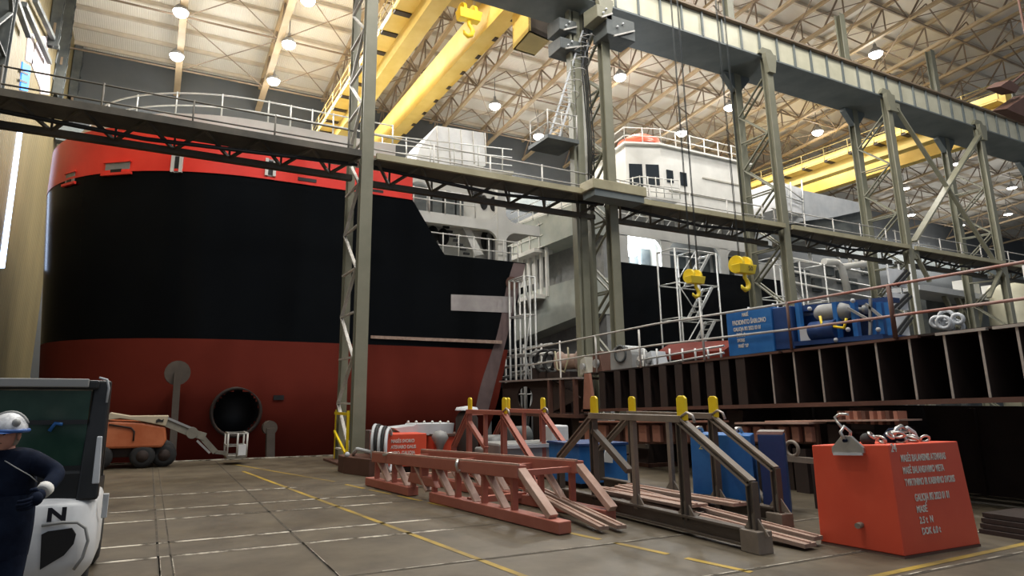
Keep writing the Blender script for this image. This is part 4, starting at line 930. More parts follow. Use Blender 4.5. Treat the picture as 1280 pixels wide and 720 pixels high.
# salmon stiffened girder below the section
XG = 12.3
r = root('stiffened_girder', (XG, 12, .5), 'salmon-red stiffened plate girder lying below the ribbed section', 'girder')
def gz(u, v): return S(u, v, X=XG)
for (u0, u1, v0, v1) in ((732, 902, 528, 555), (928, 1024, 530, 555)):
    a, c = gz(u0, v0), gz(u1, v1); a2, c2 = gz(u0, v1), gz(u1, v0)
    b = MB(); b.hexa([(XG, a.y, a2.z), (XG + .08, a.y, a2.z), (XG + .08, c.y, c.z), (XG, c.y, c.z)], [(XG, a.y, a.z), (XG + .08, a.y, a.z), (XG + .08, c.y, c2.z), (XG, c.y, c2.z)]); b.build('web_plate', M['rust2'], r)
    n = round((u1 - u0) / 17)
    for k in range(n):
        u = u0 + (u1 - u0) * (k + .5) / n; p, q = gz(u - 6, v0 + 3), gz(u + 5, v1 - 2); MB().box(XG - .14, XG, q.y, p.y, q.z, p.z).build('stiffener_pad', M['salmon'] if k % 4 != 2 else M['rust2'], r, .02)
    b = MB(); b.hexa([(XG - .25, a.y, a.z), (XG + .3, a.y, a.z), (XG + .3, c.y, c2.z), (XG - .25, c.y, c2.z)], [(XG - .25, a.y, a.z + .04), (XG + .3, a.y, a.z + .04), (XG + .3, c.y, c2.z + .04), (XG - .25, c.y, c2.z + .04)]); b.build('top_flange', M['salmon'] if u0 < 800 else M['pinkedge'], r)
    for y in (a.y - .4, c.y + .4): MB().box(XG - .1, XG + .4, y - .15, y + .15, 0, min(a2.z, c.z)).build('packing_block', M['rust'], r)
r = root('flat_bar_shelf', (XG, 9, 1.3), 'row of rusty orange stub plates on a flat bar under the ribs', 'steel bar')
a, c = gz(960, 526), gz(1128, 524); b = MB(); b.hexa([(XG - .1, a.y, a.z - .03), (XG + .6, a.y, a.z - .03), (XG + .6, c.y, c.z - .03), (XG - .1, c.y, c.z - .03)], [(XG - .1, a.y, a.z), (XG + .6, a.y, a.z), (XG + .6, c.y, c.z), (XG - .1, c.y, c.z)]); b.build('bar', M['pinkedge'], r)
for k in range(8):
    u = 1042 + k * 10; p, q = gz(u, 514), gz(u + 6, 524); MB().box(XG + .1, XG + .4, q.y, p.y, a.z, p.z).build('stub', M['salmon'] if k % 3 else M['rust2'], r)
for yy in (a.y - .3, (a.y + c.y) / 2, c.y + .2): MB().box(XG + .1, XG + .5, yy - .12, yy + .12, .0, a.z - .03).build('packing', M['rust'], r)
# ---------------------------------------------------------------- blue weight box and blue machine on the section
XB = 13.15
a, c = S(907, 391, X=XB), S(968, 437, X=XB); zB = 2.90
r = root('weight_box', (XB, a.y, zB), 'sky-blue test weight box with white stencilled lines, standing on the ribbed section', 'weight box')
MB().hexa([(XB, c.y, zt_(c.y) + .045), (XB + 1.1, c.y, zt_(c.y) + .045), (XB + 1.1, a.y, zt_(a.y) + .045), (XB, a.y, zt_(a.y) + .045)], [(XB, c.y, a.z), (XB + 1.1, c.y, a.z), (XB + 1.1, a.y, a.z), (XB, a.y, a.z)]).build('box_body', M['blue'], r, .02)
MB().box(XB + .05, XB + 1.0, c.y - .5, c.y, zt_(c.y - .5) + .07, a.z - .05).build('shaded_side', M['blue_dark'], r, .02)  # the box's darker right face, its shade put into the navy colour
for y in (a.y - .3, c.y + .3): MB().tube([(XB + .5, y, a.z - .02), (XB + .5, y, a.z + .14)], .03, 6).build('lifting_pin', M['lightgrey'], r)
w = a.y - c.y; H = a.z - zB
for t, fy, fz, sz in (('MASĖ', .42, .865, .10), ('PADIDINTO ŠABLONO', .16, .70, .125), ('GALIOJA IKI 2022 03 01', .17, .565, .105), ('DOK. 8', .24, .44, .105), ('SVORIS', .25, .33, .09), ('MASĖ 9.83', .26, .21, .09)):
    lettering(r, t, sz * 1.25, (XB - .006, a.y - fy * w * .9, zB + fz * H), (0, -1, 0), (0, 0, 1), M['letter'], xscale=.62, bold=.004)
r = root('blue_pump_unit', (13.3, 8.6, 3), 'blue machine frame with a grey lying tank, on the ribbed section', 'machine')
def xq(u, v, x=13.5): return S(u, v, X=x)
a, c = xq(992, 380), xq(1108, 412)
MB().box(13.7, 14.2, xq(1084, 380).y, a.y, 3.12, xq(1000, 381).z - .25).build('back_panel', M['blue_dark'], r)
MB().box(13.2, 14.3, xq(1112, 400).y, a.y - .1, 3.08, 3.18).build('skid', M['blue_dark'], r)
p, q = xq(1020, 388), xq(1064, 384); b = MB()
ax = (q - p).normalized(); L_ = (q - p).length
b.lathe([(.001, 0), (.12, .01), (.19, .1), (.2, .2), (.2, L_ - .2), (.15, L_ - .05), (.06, L_), (.06, L_ + .25), (.10, L_ + .27), (.10, L_ + .35), (.001, L_ + .36)], p - V((0, 0, .08)), ax, 18); b.build('grey_tank', M['grey'], r)
for u in (1005, 1052, 1075, 1098, 1108, 1118): y = xq(u, 400).y; MB().box(13.3, 13.42, y - .05, y + .05, 3.15, xq(u, 378).z).build('upright', M['blue'], r)
MB().hexa([xq(990, 383), xq(1110, 371), xq(1110, 377), xq(990, 391)], [k + V((.4, 0, 0)) for k in (xq(990, 383), xq(1110, 371), xq(1110, 377), xq(990, 391))]).build('top_beam', M['blue_dark'], r)
p = xq(1038, 418); MB().cyl((13.35, p.y - .3, 3.38), (13.35, p.y + .3, 3.38), .22, n=18).build('motor', M['blue_dark'], r)
p = xq(1016, 421); MB().box(13.25, 13.5, p.y - .14, p.y + .14, 3.15, 3.5).build('junction_box', M['lightgrey'], r, .01)
for (u0, v0, u1, v1) in ((1060, 385, 1090, 402), (1082, 380, 1104, 398), (1088, 372, 1088, 420)): MB().bar(xq(u0, v0, 13.25), xq(u1, v1, 13.25), .05).build('strut', M['grey'], r)
b = MB()
for u, v in ((1012, 386), (1066, 376), (1023, 412), (1060, 412), (1045, 425), (1098, 412)): b.ball(xq(u, v, 13.2), .05, 8, 5)
b.each('valve_wheel', M['lightgrey'], r)
b = MB(); b.tube([xq(1025, 395, 13.2), xq(1028, 410, 13.2), xq(1040, 408, 13.2), xq(1055, 410, 13.2), xq(1058, 398, 13.2)], .03, 6); b.build('pipe', M['tabyellow'], r)
# ---------------------------------------------------------------- clutter on the far end of the section: pipe spools, castings, rails
xr_ = 14.6
for u, v, R, lb, m_ in ((681, 452, .45, 'upright black ring left of the wooden spool', 'rubber'), (692, 452, .45, 'second upright black ring beside the wooden spool', 'rubber'), (672, 450, .36, 'small grey ring at the left end of the ring row', 'grey')):
    c = S(u, v, X=xr_); r = root('steel_ring', c, lb, 'ring', 'standing rings'); MB().ring(c, R, .08, (1, .5, 0), 24, 8).build('ring_body', M[m_], r); MB().box(c.x - .15, c.x + .15, c.y - .3, c.y + .3, 0, c.z - R * .95).build('stand', M['rust'], r)
c = S(713, 452, X=xr_); r = root('cable_spool', c, 'pale wooden-brown spool wrapped in rope, before the ladder column', 'spool')
MB().lathe([(.001, -.5), (.42, -.5), (.42, -.42), (.3, -.4), (.3, .4), (.42, .42), (.42, .5), (.001, .5)], c, (.4, -1, 0), 20).build('spool_body', M['plank'], r)
b = MB(); b.tube([c + V((-.5, .3, .4)), c + V((-.55, .1, -.3)), c + V((-.5, -.3, -.42)), c + V((-.5, -.6, .1)), c + V((-.45, -.5, .5))], .035, 6); b.build('rope', M['walk'], r)
MB().box(c.x - .4, c.x + .4, c.y - .5, c.y + .5, 0, c.z - .4).build('trestle', M['rust'], r)
c = S(782, 447, X=14.2); r = root('machined_casting', (c.x, c.y, 2.6), 'grey machined casting with round-topped bore, on the ribbed section', 'casting')
pts = [(-.55, -.75), (.55, -.75), (.55, .1)] + [(.55 * math.cos(t), .1 + .55 * math.sin(t)) for t in [math.pi * j / 10 for j in range(1, 10)]] + [(-.55, .1)]
b = MB(); b.prism([(c.y + p * 1.0, c.z + q * .62) for p, q in pts], 'x', 14.0, 14.7); b.v = [V((p.x, p.y, max(p.z, zt_(p.y) + .045))) for p in b.v]; b.build('body', M['grey'], r)
b = MB(); b.lathe([(.30, 0), (.30, -.03), (.22, -.03), (.22, .02), (.001, .02)], (13.99, c.y, c.z + .12), (1, 0, 0), 20); b.build('bore', M['darksteel'], r)
for u, w_, lb, m_ in ((752, .5, 'brown machine block left of the grey casting', 'rust2'), (735, .4, 'pale box left of the brown machine block', 'beige'), (806, .3, 'white small box right of the grey casting', 'white'), (818, .35, 'pale small housing right of the white box', 'lightgrey')):
    c = S(u, 447, X=14.0); z0 = zt_(min(c.y, 17.5)) + .045
    r = root('machine_part', (c.x, c.y, z0), lb, 'machine part'); MB().prism([(c.y - w_ * .6, z0), (c.y + w_ * .6, z0), (c.y + w_ * .5, z0 + w_ * 1.3), (c.y - w_ * .2, z0 + w_ * 1.55)], 'x', 13.8, 14.4).build('housing', M[m_], r, .02)
    MB().cyl((13.7, c.y, z0 + w_ * .7), (13.8, c.y, z0 + w_ * .7), w_ * .3, n=14).build('boss', M['grey'], r)
c = S(862, 437, X=15.5); r = root('rust_red_hull_piece', c, 'long rust-red curved plate lying behind the railing, left of the blue box', 'steel plate')
b = MB(); b.hexa([S(818, 442, X=15.5), S(905, 438, X=15.5), S(905, 448, X=15.5), S(818, 450, X=15.5)], [p + V((.6, 0, 0)) for p in (S(822, 428, X=15.5), S(905, 424, X=15.5), S(905, 444, X=15.5), S(818, 446, X=15.5))]); b.build('plate', M['red_hull'], r)
MB().box(15.6, 15.9, c.y - .4, c.y + .4, 0, c.z - .2).build('leg', M['rust'], r)
r = root('white_fence_panel', S(850, 452, X=13.4), 'low pale tube fence behind the ribbed section, left of the blue box', 'fence')
b = MB()
for v0, v1 in ((446, 432), (456, 441)): b.tube([S(800, v0 + 4, X=13.6), S(905, v1, X=13.6)], .03, 6)
for k in range(7): u = 805 + k * 16; p = S(u, 440, X=13.6); b.tube([(13.6, p.y, zt_(min(p.y, 17.5))), (13.6, p.y, p.z + .1)], .03, 6)
b.build('tubes', M['galv'], r)
r = root('pipe_stack', S(660, 445, X=17), 'pale tubes and railings stacked behind the hole plate section', 'pipes')
for k, (u0, v0, u1, v1) in enumerate(((625, 448, 690, 441), (625, 460, 690, 452), (628, 472, 700, 462), (630, 440, 690, 430), (640, 466, 735, 455))): MB().tube([S(u0, v0, X=14.5 + .2 * k), S(u1, v1, X=14.5 + .2 * k)], .06, 8).build('tube', M['galv'], r)
for u in (632, 655, 677): p = S(u, 455, X=15.4); MB().tube([(15.4, p.y, 0), (15.4, p.y, p.z + .9)], .05, 6).build('upright', M['white'], r)

c = S(1276, 122, Y=12.0); r = root('hanging_steel_plate', c, 'dark brown steel plates hanging in at the right edge, high up', 'steel plate')
for q in ([(1250, 108), (1262, 100), (1275, 108), (1270, 116)], [(1258, 136), (1285, 118), (1300, 128), (1296, 152)]):
    MB().hexa([S(u, v, Y=12) for u, v in q], [S(u, v, Y=12) + V((0, .5, .12)) for u, v in q]).build('plate', M['rust2'], r)
MB().tube([S(1262, 106, Y=12.2), S(1290, 84, Y=12.2), V((S(1290, 84, Y=12.2).x, 12.2, roofz(12.2)))], .05, 6).build('sling', M['rust2'], r)
# ================================================================ storage strip: weights, trestles, lattice frame
# red test weight block
r = root('test_weight_block', (9.1, 5.5, 0), 'orange-red steel test weight block with stencilled lines and a lifting lug', 'weight block')
lo = [V((8.22, 6.05, 0.03)), V((8.36, 5.06, 0.03)), V((9.96, 5.03, 0.03)), V((9.9, 6.1, 0.03))]
hi = [V((8.22, 6.03, 1.27)), V((8.36, 5.08, 1.33)), V((9.83, 5.05, 1.335)), V((9.8, 6.05, 1.29))]
MB().hexa(lo, hi).build('block_body', M['block_red'], r, .012)
MB().hexa([p + V((0, 0, -.03)) for p in lo], [p + V((.01, 0, .0)) for p in lo]).build('base_edge', M['rust2'], r)
fx = (lo[2] - lo[1]).normalized(); nx = V((lo[0] - lo[1]).normalized())
for t, x, z, s in (('24', .03, 1.215, .14), ('MASĖS BALANSINIS ATSVARAS', .20, 1.09, .115), ('MASĖ BALANSAVIMO VIETA', .205, .945, .115), ('TVIRTINIMO IR KABINIMO SVORIS', .21, .80, .115), ('GALIOJA IKI 2023 01 01', .36, .61, .12), ('MASĖ', .36, .475, .11), ('2.5 t  N', .385, .345, .11), ('DOK 6.0 t', .40, .215, .11)):
    lettering(r, t, s, lo[1] + fx * x + V((0, -.008 + (z - .03) * .0165, z)), fx, (0, .018, 1), M['letter'], xscale=.60 if len(t) > 9 else .8, bold=.003)
# lifting lug with shackle on the left face
lug = MB(); c = (hi[0] + hi[1]) / 2 + V((-.02, -.02, 0))
ly = (hi[1] - hi[0]).normalized(); lx = V((-ly.y, ly.x, 0)); lx = lx if lx.x < 0 else -lx
def lp(a, z, d=0): return c + ly * a + V((0, 0, z)) + lx * d
prof = [(-.20, -.10), (.20, -.10), (.20, -.03), (.06, .12), (-.06, .12), (-.20, -.03)]
lug.hexa([lp(a, z, .0) for a, z in prof], [lp(a, z, .05) for a, z in prof]); lg = lug.build('lifting_lug', M['steel'], r, .006)
MB().bar(lp(-.18, -.11, .05), lp(.18, -.11, .05), .03).build('weld_bead', M['lightgrey'], lg)
b = MB(); b.tube([lp(.0, .06, -.05), lp(.02, .17, -.05), lp(-.02, .24, .02), lp(-.04, .17, .09), lp(0, .06, .09)], .02, 8); b.build('shackle_bow', M['steel'], lg)
b = MB(); b.cyl(lp(0, .06, -.08), lp(0, .06, .11), .022, n=10); b.build('shackle_pin', M['navy'], lg)
b = MB(); b.tube([lp(-.03, .21, .03), lp(-.12, .30, -.02), lp(-.16, .36, -.05), lp(-.10, .40, -.06), lp(.02, .39, -.04)], .018, 8); b.build('hook_end', M['steel'], lg)
p = S(1075, 656, X=8.28); b = MB(); b.cyl((p.x + .05, p.y, p.z), (p.x - .10, p.y - .03, p.z), .035, n=10); b.build('drain_stub', M['wornsteel'], r)
ch = root('chain_heap', (9.1, 5.55, 1.33), 'heap of grey chain shackles and a dark rag on top of the red weight block', 'chain')
def ctop(x): return 1.31
for k in range(16):
    a = 8.65 + k * .065 + random.uniform(-.02, .02); y = 5.45 + .14 * math.sin(k * 1.7)
    b = MB(); ang = random.random() * 3.1; tl = random.uniform(-.6, .6)
    pts = [V((.075 * math.cos(t), .045 * math.sin(t), 0)) for t in [math.pi * 2 * j / 10 for j in range(10)]]
    R_ = Matrix.Rotation(ang, 3, 'Z') @ Matrix.Rotation(1.2 + tl, 3, 'X'); zz = ctop(a) + .05 + (.06 if k % 3 == 0 else 0)
    b.tube([R_ @ q + V((a, y, zz)) for q in pts], .017, 6, True); b.build('chain_link', M['steel'], ch)
b = MB(); b.ball((8.62, 5.5, 1.36), (.10, .09, .09), 10, 6); b.build('clamp', M['rubber'], ch)
b = MB(); b.ball((9.2, 5.5, 1.37), (.16, .12, .13), 12, 7); b.v = [p + V((random.uniform(-.015, .015),) * 3) for p in b.v]; b.build('dark_rag', M['navy'], ch)
b = MB(); b.tube([(9.05, 5.42, 1.40), (9.12, 5.4, 1.50), (9.22, 5.4, 1.53), (9.36, 5.42, 1.46)], .03, 8); b.tube([(9.0, 5.42, 1.45), (9.13, 5.38, 1.46), (9.3, 5.4, 1.47)], .022, 8); b.build('hook', M['steel'], ch)
b = MB(); b.tube([(9.36, 5.5, 1.34), (9.40, 5.5, 1.46), (9.5, 5.48, 1.50), (9.58, 5.45, 1.44), (9.64, 5.45, 1.33)], .028, 8); b.build('wire_loop', M['lightgrey'], ch)
# worn steel trestle rack with yellow stops
def gus(b, x, y, w=.22, h=.28, t=.02, sg=1): b.prism([(y, .22), (y + sg * w, .22), (y, .22 + h)], 'x', x - t, x + t)
def rack(name, label, xn, xf, yn, sk, m, mt2, H=1.6, tabs=True, low=.85):
    r = root(name, (xn, yn[-1], 0), label, 'trestle')
    for x, dy in ((xn, 0.), (xf, sk)):
        y0, y1, y2, y3 = [k + dy for k in yn]                  # left low post, top beam left, top beam right, right low post
        near = x == xn
        MB().ibeam((x, y0 - .1, .16), (x, y3 + .05, .16), .16, .22, .03).build('base_beam', mt2, r)
        MB().box(x - .13, x + .13, y3 - .14, y3 + .14, 0, .27 if near else .2).build('foot_block', m, r, .01)
        MB().box(x - .12, x + .12, y0 - .12, y0 + .12, 0, .06).build('foot_block', m, r)
        MB().bar((x, y1 + .05, H), (x, y2 - .05, H), .14, .10).build('top_beam', m, r, .006)
        for y, hh in ((y1, H), (y2, H), (y3, low), (y0, low)):
            MB().ibeam((x, y, .2), (x, y, hh), .11, .11, .02, (0, 1, 0)).build('post', mt2, r)
        for ya, yb_ in ((y2, y3), (y1, y0)):
            MB().ibeam((x, ya, H - .02), (x, yb_, low - .02), .12, .10, .025).build('raker', m, r)
        MB().bar((x, (y1 + y2) / 2, .2), (x, (y1 + y2) / 2, H - .05), .08, .08).build('middle_post', m, r)
        b = MB()
        for y in (y2, y3, (y1 + y2) / 2): gus(b, x, y, .2, .26, .012, 1); gus(b, x, y, .2, .26, .012, -1)
        b.each('gusset', m, r)
        if tabs:
            for y in (y1 - .05, y2 - .05): MB().prism([(y - .095, H - .02), (y + .095, H - .02), (y + .095, H + .30), (y + .05, H + .34), (y - .05, H + .34), (y - .095, H + .30)], 'x', x - .022, x + .022).build('yellow_stop', M['tabyellow'], r, .012)['label'] = 'yellow painted stop'
        b = MB(); b.tube([(x - .02, y2 - .05, H + .04), (x - .02, y2 - .16, H + .10), (x - .02, y2 - .26, H + .06), (x - .02, y2 - .30, H - .04)], .022, 8); b.build('bent_lug', M['edge'], r)
    for y, z in ((yn[1], .35), (yn[2], .35)): MB().bar((xn, y, .14), (xf, y + sk, .14), .1, .14).build('cross_beam', mt2, r)
    MB().bar((xn, yn[1], H - .25), (xn, yn[1] - .9, .75), .09, .11, (1, 0, 0)).build('brace', mt2, r)
    MB().bar((xn, yn[1], H - .05), (xf, yn[1] + sk, H - .05), .09).build('top_tie', m, r)
    return r
rack('storage_trestle', 'dark worn steel trestle rack with four yellow stops, left of the red weight block', 7.05, 8.75, (10.4, 9.35, 7.25, 6.08), 1.0, M['wornsteel'], M['postdark'])
rack('storage_trestle', 'pink-primed steel trestle rack with yellow stops behind the lattice frame', 7.15, 8.75, (15.4, 14.5, 12.75, 11.6), .9, M['pink'], M['pink'], 1.58, True, .7)
MB()
# loose planks and flat bars
def plank(a, c, w, t, label, m='plank', z0=.0, group=None):
    r = root('steel_plank', (*a[:2], z0), label, 'plank', group); a, c = V(a), V(c)
    MB().bar(a, c, w, t).build('board', M[m], r); 
    MB().bar(a + V((0, 0, t * .5 + .01)), c + V((0, 0, t * .5 + .01)), w * .12, .02).build('rib', M['pinkedge'], r); return r
plank((6.35, 10.4, .27), (6.0, 7.8, .08), .16, .05, 'thin pinkish flat bar beside the lattice frame end, left of its pair')
plank((6.62, 10.6, .27), (6.28, 7.75, .08), .16, .05, 'thin pinkish flat bar beside the lattice frame end, right of its pair')
plank((7.35, 9.8, .32), (7.75, 5.85, .06), .26, .05, 'long pale plank lying through the worn trestle, tip before the red weight')
plank((7.75, 9.6, .34), (8.05, 5.95, .10), .2, .05, 'narrow plank beside the long pale plank, reaching the red weight')
plank((7.5, 9.7, .30), (7.6, 7.6, .3), .5, .04, 'broad pinkish plate lying inside the worn trestle')
plank((8.2, 9.9, .30), (8.3, 7.4, .3), .3, .05, 'plank lying at the back of the worn trestle')
# pink lattice frame
A, B = V((4.55, 14.25, 0)), V((5.47, 8.0, 0)); dr = (B - A).normalized(); pr = V((-dr.y, dr.x, 0)); pr = pr if pr.x > 0 else -pr; L_ = (B - A).length
r = root('lattice_skid', A.lerp(B, .5), 'long pink-red primed lattice frame lying on the floor beside the yellow line', 'steel frame')
def lf(s, z, d=0.): return A + dr * s + pr * d + V((0, 0, z))
for d, s0 in ((0., 0.), (1.25, -.2)):
    z0, zt0, zt1 = .17, .62, .80
    ztop = lambda s: zt0 + (zt1 - zt0) * s / L_
    if d == 0: segs = ((0, 1.95), (2.75, L_))
    else: segs = ((s0, L_ - .3),)
    for a, c in segs: MB().bar(lf(a, .095, d), lf(c, .095, d), .24, .17).build('bottom_beam', M['pink'], r, .012)
    MB().bar(lf(.25, ztop(.25), d), lf(L_ - .95, ztop(L_ - .95), d), .20, .20).build('top_beam', M['pink'], r, .012)
    MB().bar(lf(.25, ztop(.25) + .11, d - .07), lf(L_ - .95, ztop(L_ - .95) + .11, d - .07), .05, .03).build('top_beam_lip', M['pinkedge'], r)
    MB().bar(lf(L_ - .98, ztop(L_ - .95) + .02, d), lf(L_ - .25, .2, d), .16, .10).build('end_raker', M['pinkedge'], r, .008)
    n = 7
    for k in range(n):
        s = .35 + (L_ - 1.5) * k / (n - 1)
        MB().bar(lf(s, z0, d), lf(s, ztop(s) - .08, d), .10, .07).build('upright', M['pink'], r)
        if k < n - 1:
            s2 = s + (L_ - 1.5) / (n - 1); MB().bar(lf(s + .12, ztop(s) - .08, d), lf(s2 - .2, z0, d), .14, .05).build('diagonal', M['pinkedge'], r, .004)
    if d == 0:
        MB().hexa([lf(1.8, .26, -.06), lf(2.9, .26, -.06), lf(2.9, .26, .06), lf(1.8, .26, .06)], [lf(1.9, .46, -.06), lf(2.75, .42, -.06), lf(2.75, .42, .06), lf(1.9, .46, .06)]).build('splice_plate', M['pink'], r, .02)
        MB().bar(lf(2.35, .4, 0), lf(2.35, .6, 0), .14, .1).build('splice_post', M['pink'], r)
for s in (.6, 2.4, 4.2, L_ - 1.1): MB().bar(lf(s, .6 + .16 * s / L_, 0), lf(s, .6 + .16 * s / L_, 1.25), .09, .09).build('cross_tie', M['pink'], r)
for s in (.9, 3.9): MB().bar(lf(s, .16, 0), lf(s, .16, 1.25), .12, .1).build('bottom_tie', M['pink'], r)
b = MB(); c = lf(3.72, .735, -.12); b.tube([c + V((0, 0, .10)), c + V((-.05, -.05, .02)), c + V((0, -.02, -.1)), c + V((.06, -.05, -.05))], .03, 8); c = lf(.95, .70, -.08); b.tube([c + V((-.1, 0, .02)), c + V((.05, -.04, .06)), c + V((.15, -.06, .03))], .03, 6); b.each('wire_tie', M['steel'], r)
# red stencilled box, hose coil, grey duct behind the lattice frame
a, c = S(476, 543, Y=16.2), S(533, 583, Y=16.2)
r = root('red_crate', (a.x, 16.2, 0), 'red sheet-steel box with three pale stencilled lines behind the lattice frame', 'box')
MB().box(a.x, c.x, 16.2, 17.2, .15, a.z).build('body', M['block_red'], r, .02); MB().box(a.x + .05, c.x - .05, 16.3, 17.1, 0, .15).build('skid', M['rust'], r)
for t, k in (('MASĖS SVORIO', .22), ('ATSVARO DALIS', .37), ('DEPO  GALIOJA', .52)): lettering(r, t, .12, (a.x + .28, 16.19, a.z - k), (1, 0, 0), (0, 0, 1), M['letter'], xscale=.8, bold=.003)
a, c = S(533, 545, Y=17.0), S(578, 585, Y=16.6)
r = root('red_container', (a.x, 17, 0), 'long red steel container right of the stencilled red box', 'container')
MB().box(a.x + .05, c.x + .3, 16.6, 17.6, 0, a.z).build('body', M['block_red'], r, .02); MB().box(a.x + .05, c.x + .3, 16.55, 17.65, a.z, a.z + .06).build('lid_rim', M['rust2'], r)
p = S(549, 547, Y=16.55); MB().lathe([(.001, .2), (.18, .15), (.24, 0), (.12, -.2), (.05, -.4)], (p.x, 16.5, p.z), n=12).build('bag', M['grey'], r)
r = root('grey_duct', S(535, 537, Y=17.5), 'pale grey sheet duct lying on top of the red containers', 'duct')
q = [(492, 535), (518, 532), (520, 530), (568, 529), (566, 544), (505, 544)]; MB().hexa([S(u, v, Y=16.9) for u, v in q], [S(u, v, Y=16.9) + V((0, .8, 0)) for u, v in q]).build('duct_body', M['lightgrey'], r, .01)
b = MB()
for k in range(6): p = S(512 + k * 10, 529, Y=16.9); b.ball(p + V((0, .1, .03)), .04, 8, 5)
b.each('bolt', M['white'], r)
c = S(487, 562, Y=16.0); r = root('hose_coil', c, 'upright coil of pale hoses left of the stencilled red box', 'hose coil')
for k in range(5): MB().ring(c + V((-.05 * k - .05, .12 * k - .1, .02 * k)), .52 + .02 * (k % 2), .045, (1, -.55, .05), 28, 8).build('hose_loop', M['lightgrey'] if k % 2 == 0 else M['rubber'], r)
c = S(470, 547, Y=17.2); r = root('rusty_bracket', (c.x, 17.2, 0), 'brown rusty plate stand between the column foot and the hose coil', 'stand')
MB().box(c.x - .22, c.x + .3, 17.1, 17.5, 0, c.z + .2).build('plate', M['primer'], r, .02)
b = MB()
for dz in (-.05, .12): b.cyl((c.x - .1, 17.02, c.z + dz), (c.x - .1, 17.1, c.z + dz), .06, n=12)
b.each('bolt', M['lightgrey'], r)
# machinery behind the pink trestle
a, c = S(668, 553, Y=13.6), S(702, 590, Y=13.6)
r = root('grey_tank_box', (a.x, 13.6, 0), 'grey rounded steel box behind the pink trestle', 'box')
MB().box(a.x - .95, c.x, 13.6, 14.5, .0, a.z).build('body', M['grey'], r, .06); MB().box(a.x - .9, c.x - .1, 13.55, 13.62, a.z - .12, a.z - .04).build('rim', M['lightgrey'], r)
a, c = S(690, 532, Y=14.6), S(712, 568, Y=14.6)
r = root('white_cabinet', (a.x, 14.6, 0), 'white cabinet sheet standing between the two trestles', 'cabinet')
MB().box(a.x, c.x, 14.6, 15.1, .1, a.z).build('body', M['canvas'], r, .04); MB().box(a.x + .05, c.x - .05, 14.6, 15.1, 0, .1).build('plinth', M['rubber'], r)
a, c = S(585, 520, Y=16.0), S(606, 575, Y=16.0)
r = root('gas_canister', (a.x, 16, 0), 'dark cylinder with a pale cap inside the pink trestle', 'cylinder')
MB().lathe([(.001, 0), (.3, 0), (.32, .05), (.32, 1.35), (.24, 1.5), (.1, 1.58), (.001, 1.6)], ((a.x + c.x) / 2, 16.6, 0), n=20).build('shell', M['rust'], r)
MB().lathe([(.34, 1.62), (.3, 1.7), (.001, 1.74)], ((a.x + c.x) / 2, 16.6, -.05), n=20).build('cap', M['lightgrey'], r)
for i, (u, v, w_, h_, m_, lb) in enumerate(((618, 560, .35, .9, 'grey', 'grey pump behind the middle of the pink trestle'), (648, 548, .5, 1.1, 'darksteel', 'dark engine behind the right end of the pink trestle'), (636, 566, .3, .6, 'lightgrey', 'pale small motor low behind the pink trestle'))):
    c = S(u, v, Y=15.2); r = root('machine_part', (c.x, 15.2, 0), lb, 'machine part')
    MB().box(c.x - w_, c.x + w_, 15.0, 15.7, 0, h_ * .7).build('housing', M[m_], r, .05); MB().cyl((c.x - w_ * .7, 15.3, h_ * .8), (c.x + w_ * .7, 15.3, h_ * .8), h_ * .26, n=16).build('drum', M[m_], r)
    MB().cyl((c.x, 14.9, h_ * .45), (c.x, 15.0, h_ * .45), .16, n=14).build('flange', M['steel'], r)
# small navy crate and big blue weight
a, c = S(724, 558, Y=11.7), S(786, 614, Y=11.7)
r = root('navy_crate', (a.x, 11.7, 0), 'small dark blue steel crate with a white tag, behind the worn trestle', 'crate')
MB().box(a.x, c.x, 11.7, 12.9, .1, a.z).build('body', M['blue'], r, .015); MB().box(a.x + .1, c.x - .1, 11.8, 12.8, 0, .1).build('skid', M['rust'], r)
MB().box(a.x - .03, c.x + .03, 11.66, 12.94, a.z, a.z + .05).build('rim', M['blue_dark'], r)
p = S(759, 570, Y=11.65); MB().prism([(p.x - .13, p.z - .12), (p.x + .12, p.z - .15), (p.x + .14, p.z + .1), (p.x + .02, p.z + .22), (p.x - .06, p.z + .1)], 'y', 11.62, 11.66).build('white_tag', M['white'], r)
lo = [V((8.98, 8.92, .05)), V((10.25, 7.72, .05)), V((10.9, 8.5, .05)), V((9.7, 9.6, .05))]; lo = [S(868, 641, Z=.05) + V((.45, .45, 0)), S(948, 646, Z=.05) + V((.4, .35, 0))]
dd = (lo[1] - lo[0]).normalized(); nn = V((-dd.y, dd.x, 0)); nn = nn if nn.x > 0 else -nn; lo += [lo[1] + nn * 1.0, lo[0] + nn * 1.0]
r = root('test_weight_block', lo[0].lerp(lo[2], .5), 'tall bright blue test weight with yellow number, behind the worn trestle', 'weight block')
zt1 = S(866, 543, X=lo[0].x).z
ctr = (lo[0] + lo[2]) / 2
MB().hexa(lo, [ctr.lerp(p, .97) + V((0, 0, zt1 - .05)) for p in lo]).build('block_body', M['blue'], r, .015)
MB().hexa([p + V((0, 0, -.05)) for p in lo], [ctr.lerp(p, .9) for p in lo]).build('skid', M['rust'], r)
lettering(r, '2015', .16, lo[0].lerp(lo[1], .14) - nn * .012 + V((0, 0, zt1 - .30)), dd, (0, 0, 1), M['letter_y'])
for f in (.15, .8):
    p = lo[0].lerp(lo[1], f) + nn * .2 + V((0, 0, zt1)); b = MB(); b.tube([p + V((-.08, 0, -.02)), p + V((-.05, 0, .06)), p + V((.05, 0, .06)), p + V((.08, 0, -.02))], .03, 8); b.build('lifting_eye', M['steel'], r)
p1 = lo[1] + nn * .05 + dd * .1
r = root('navy_box', p1, 'dark navy box close behind the tall blue test weight', 'box')
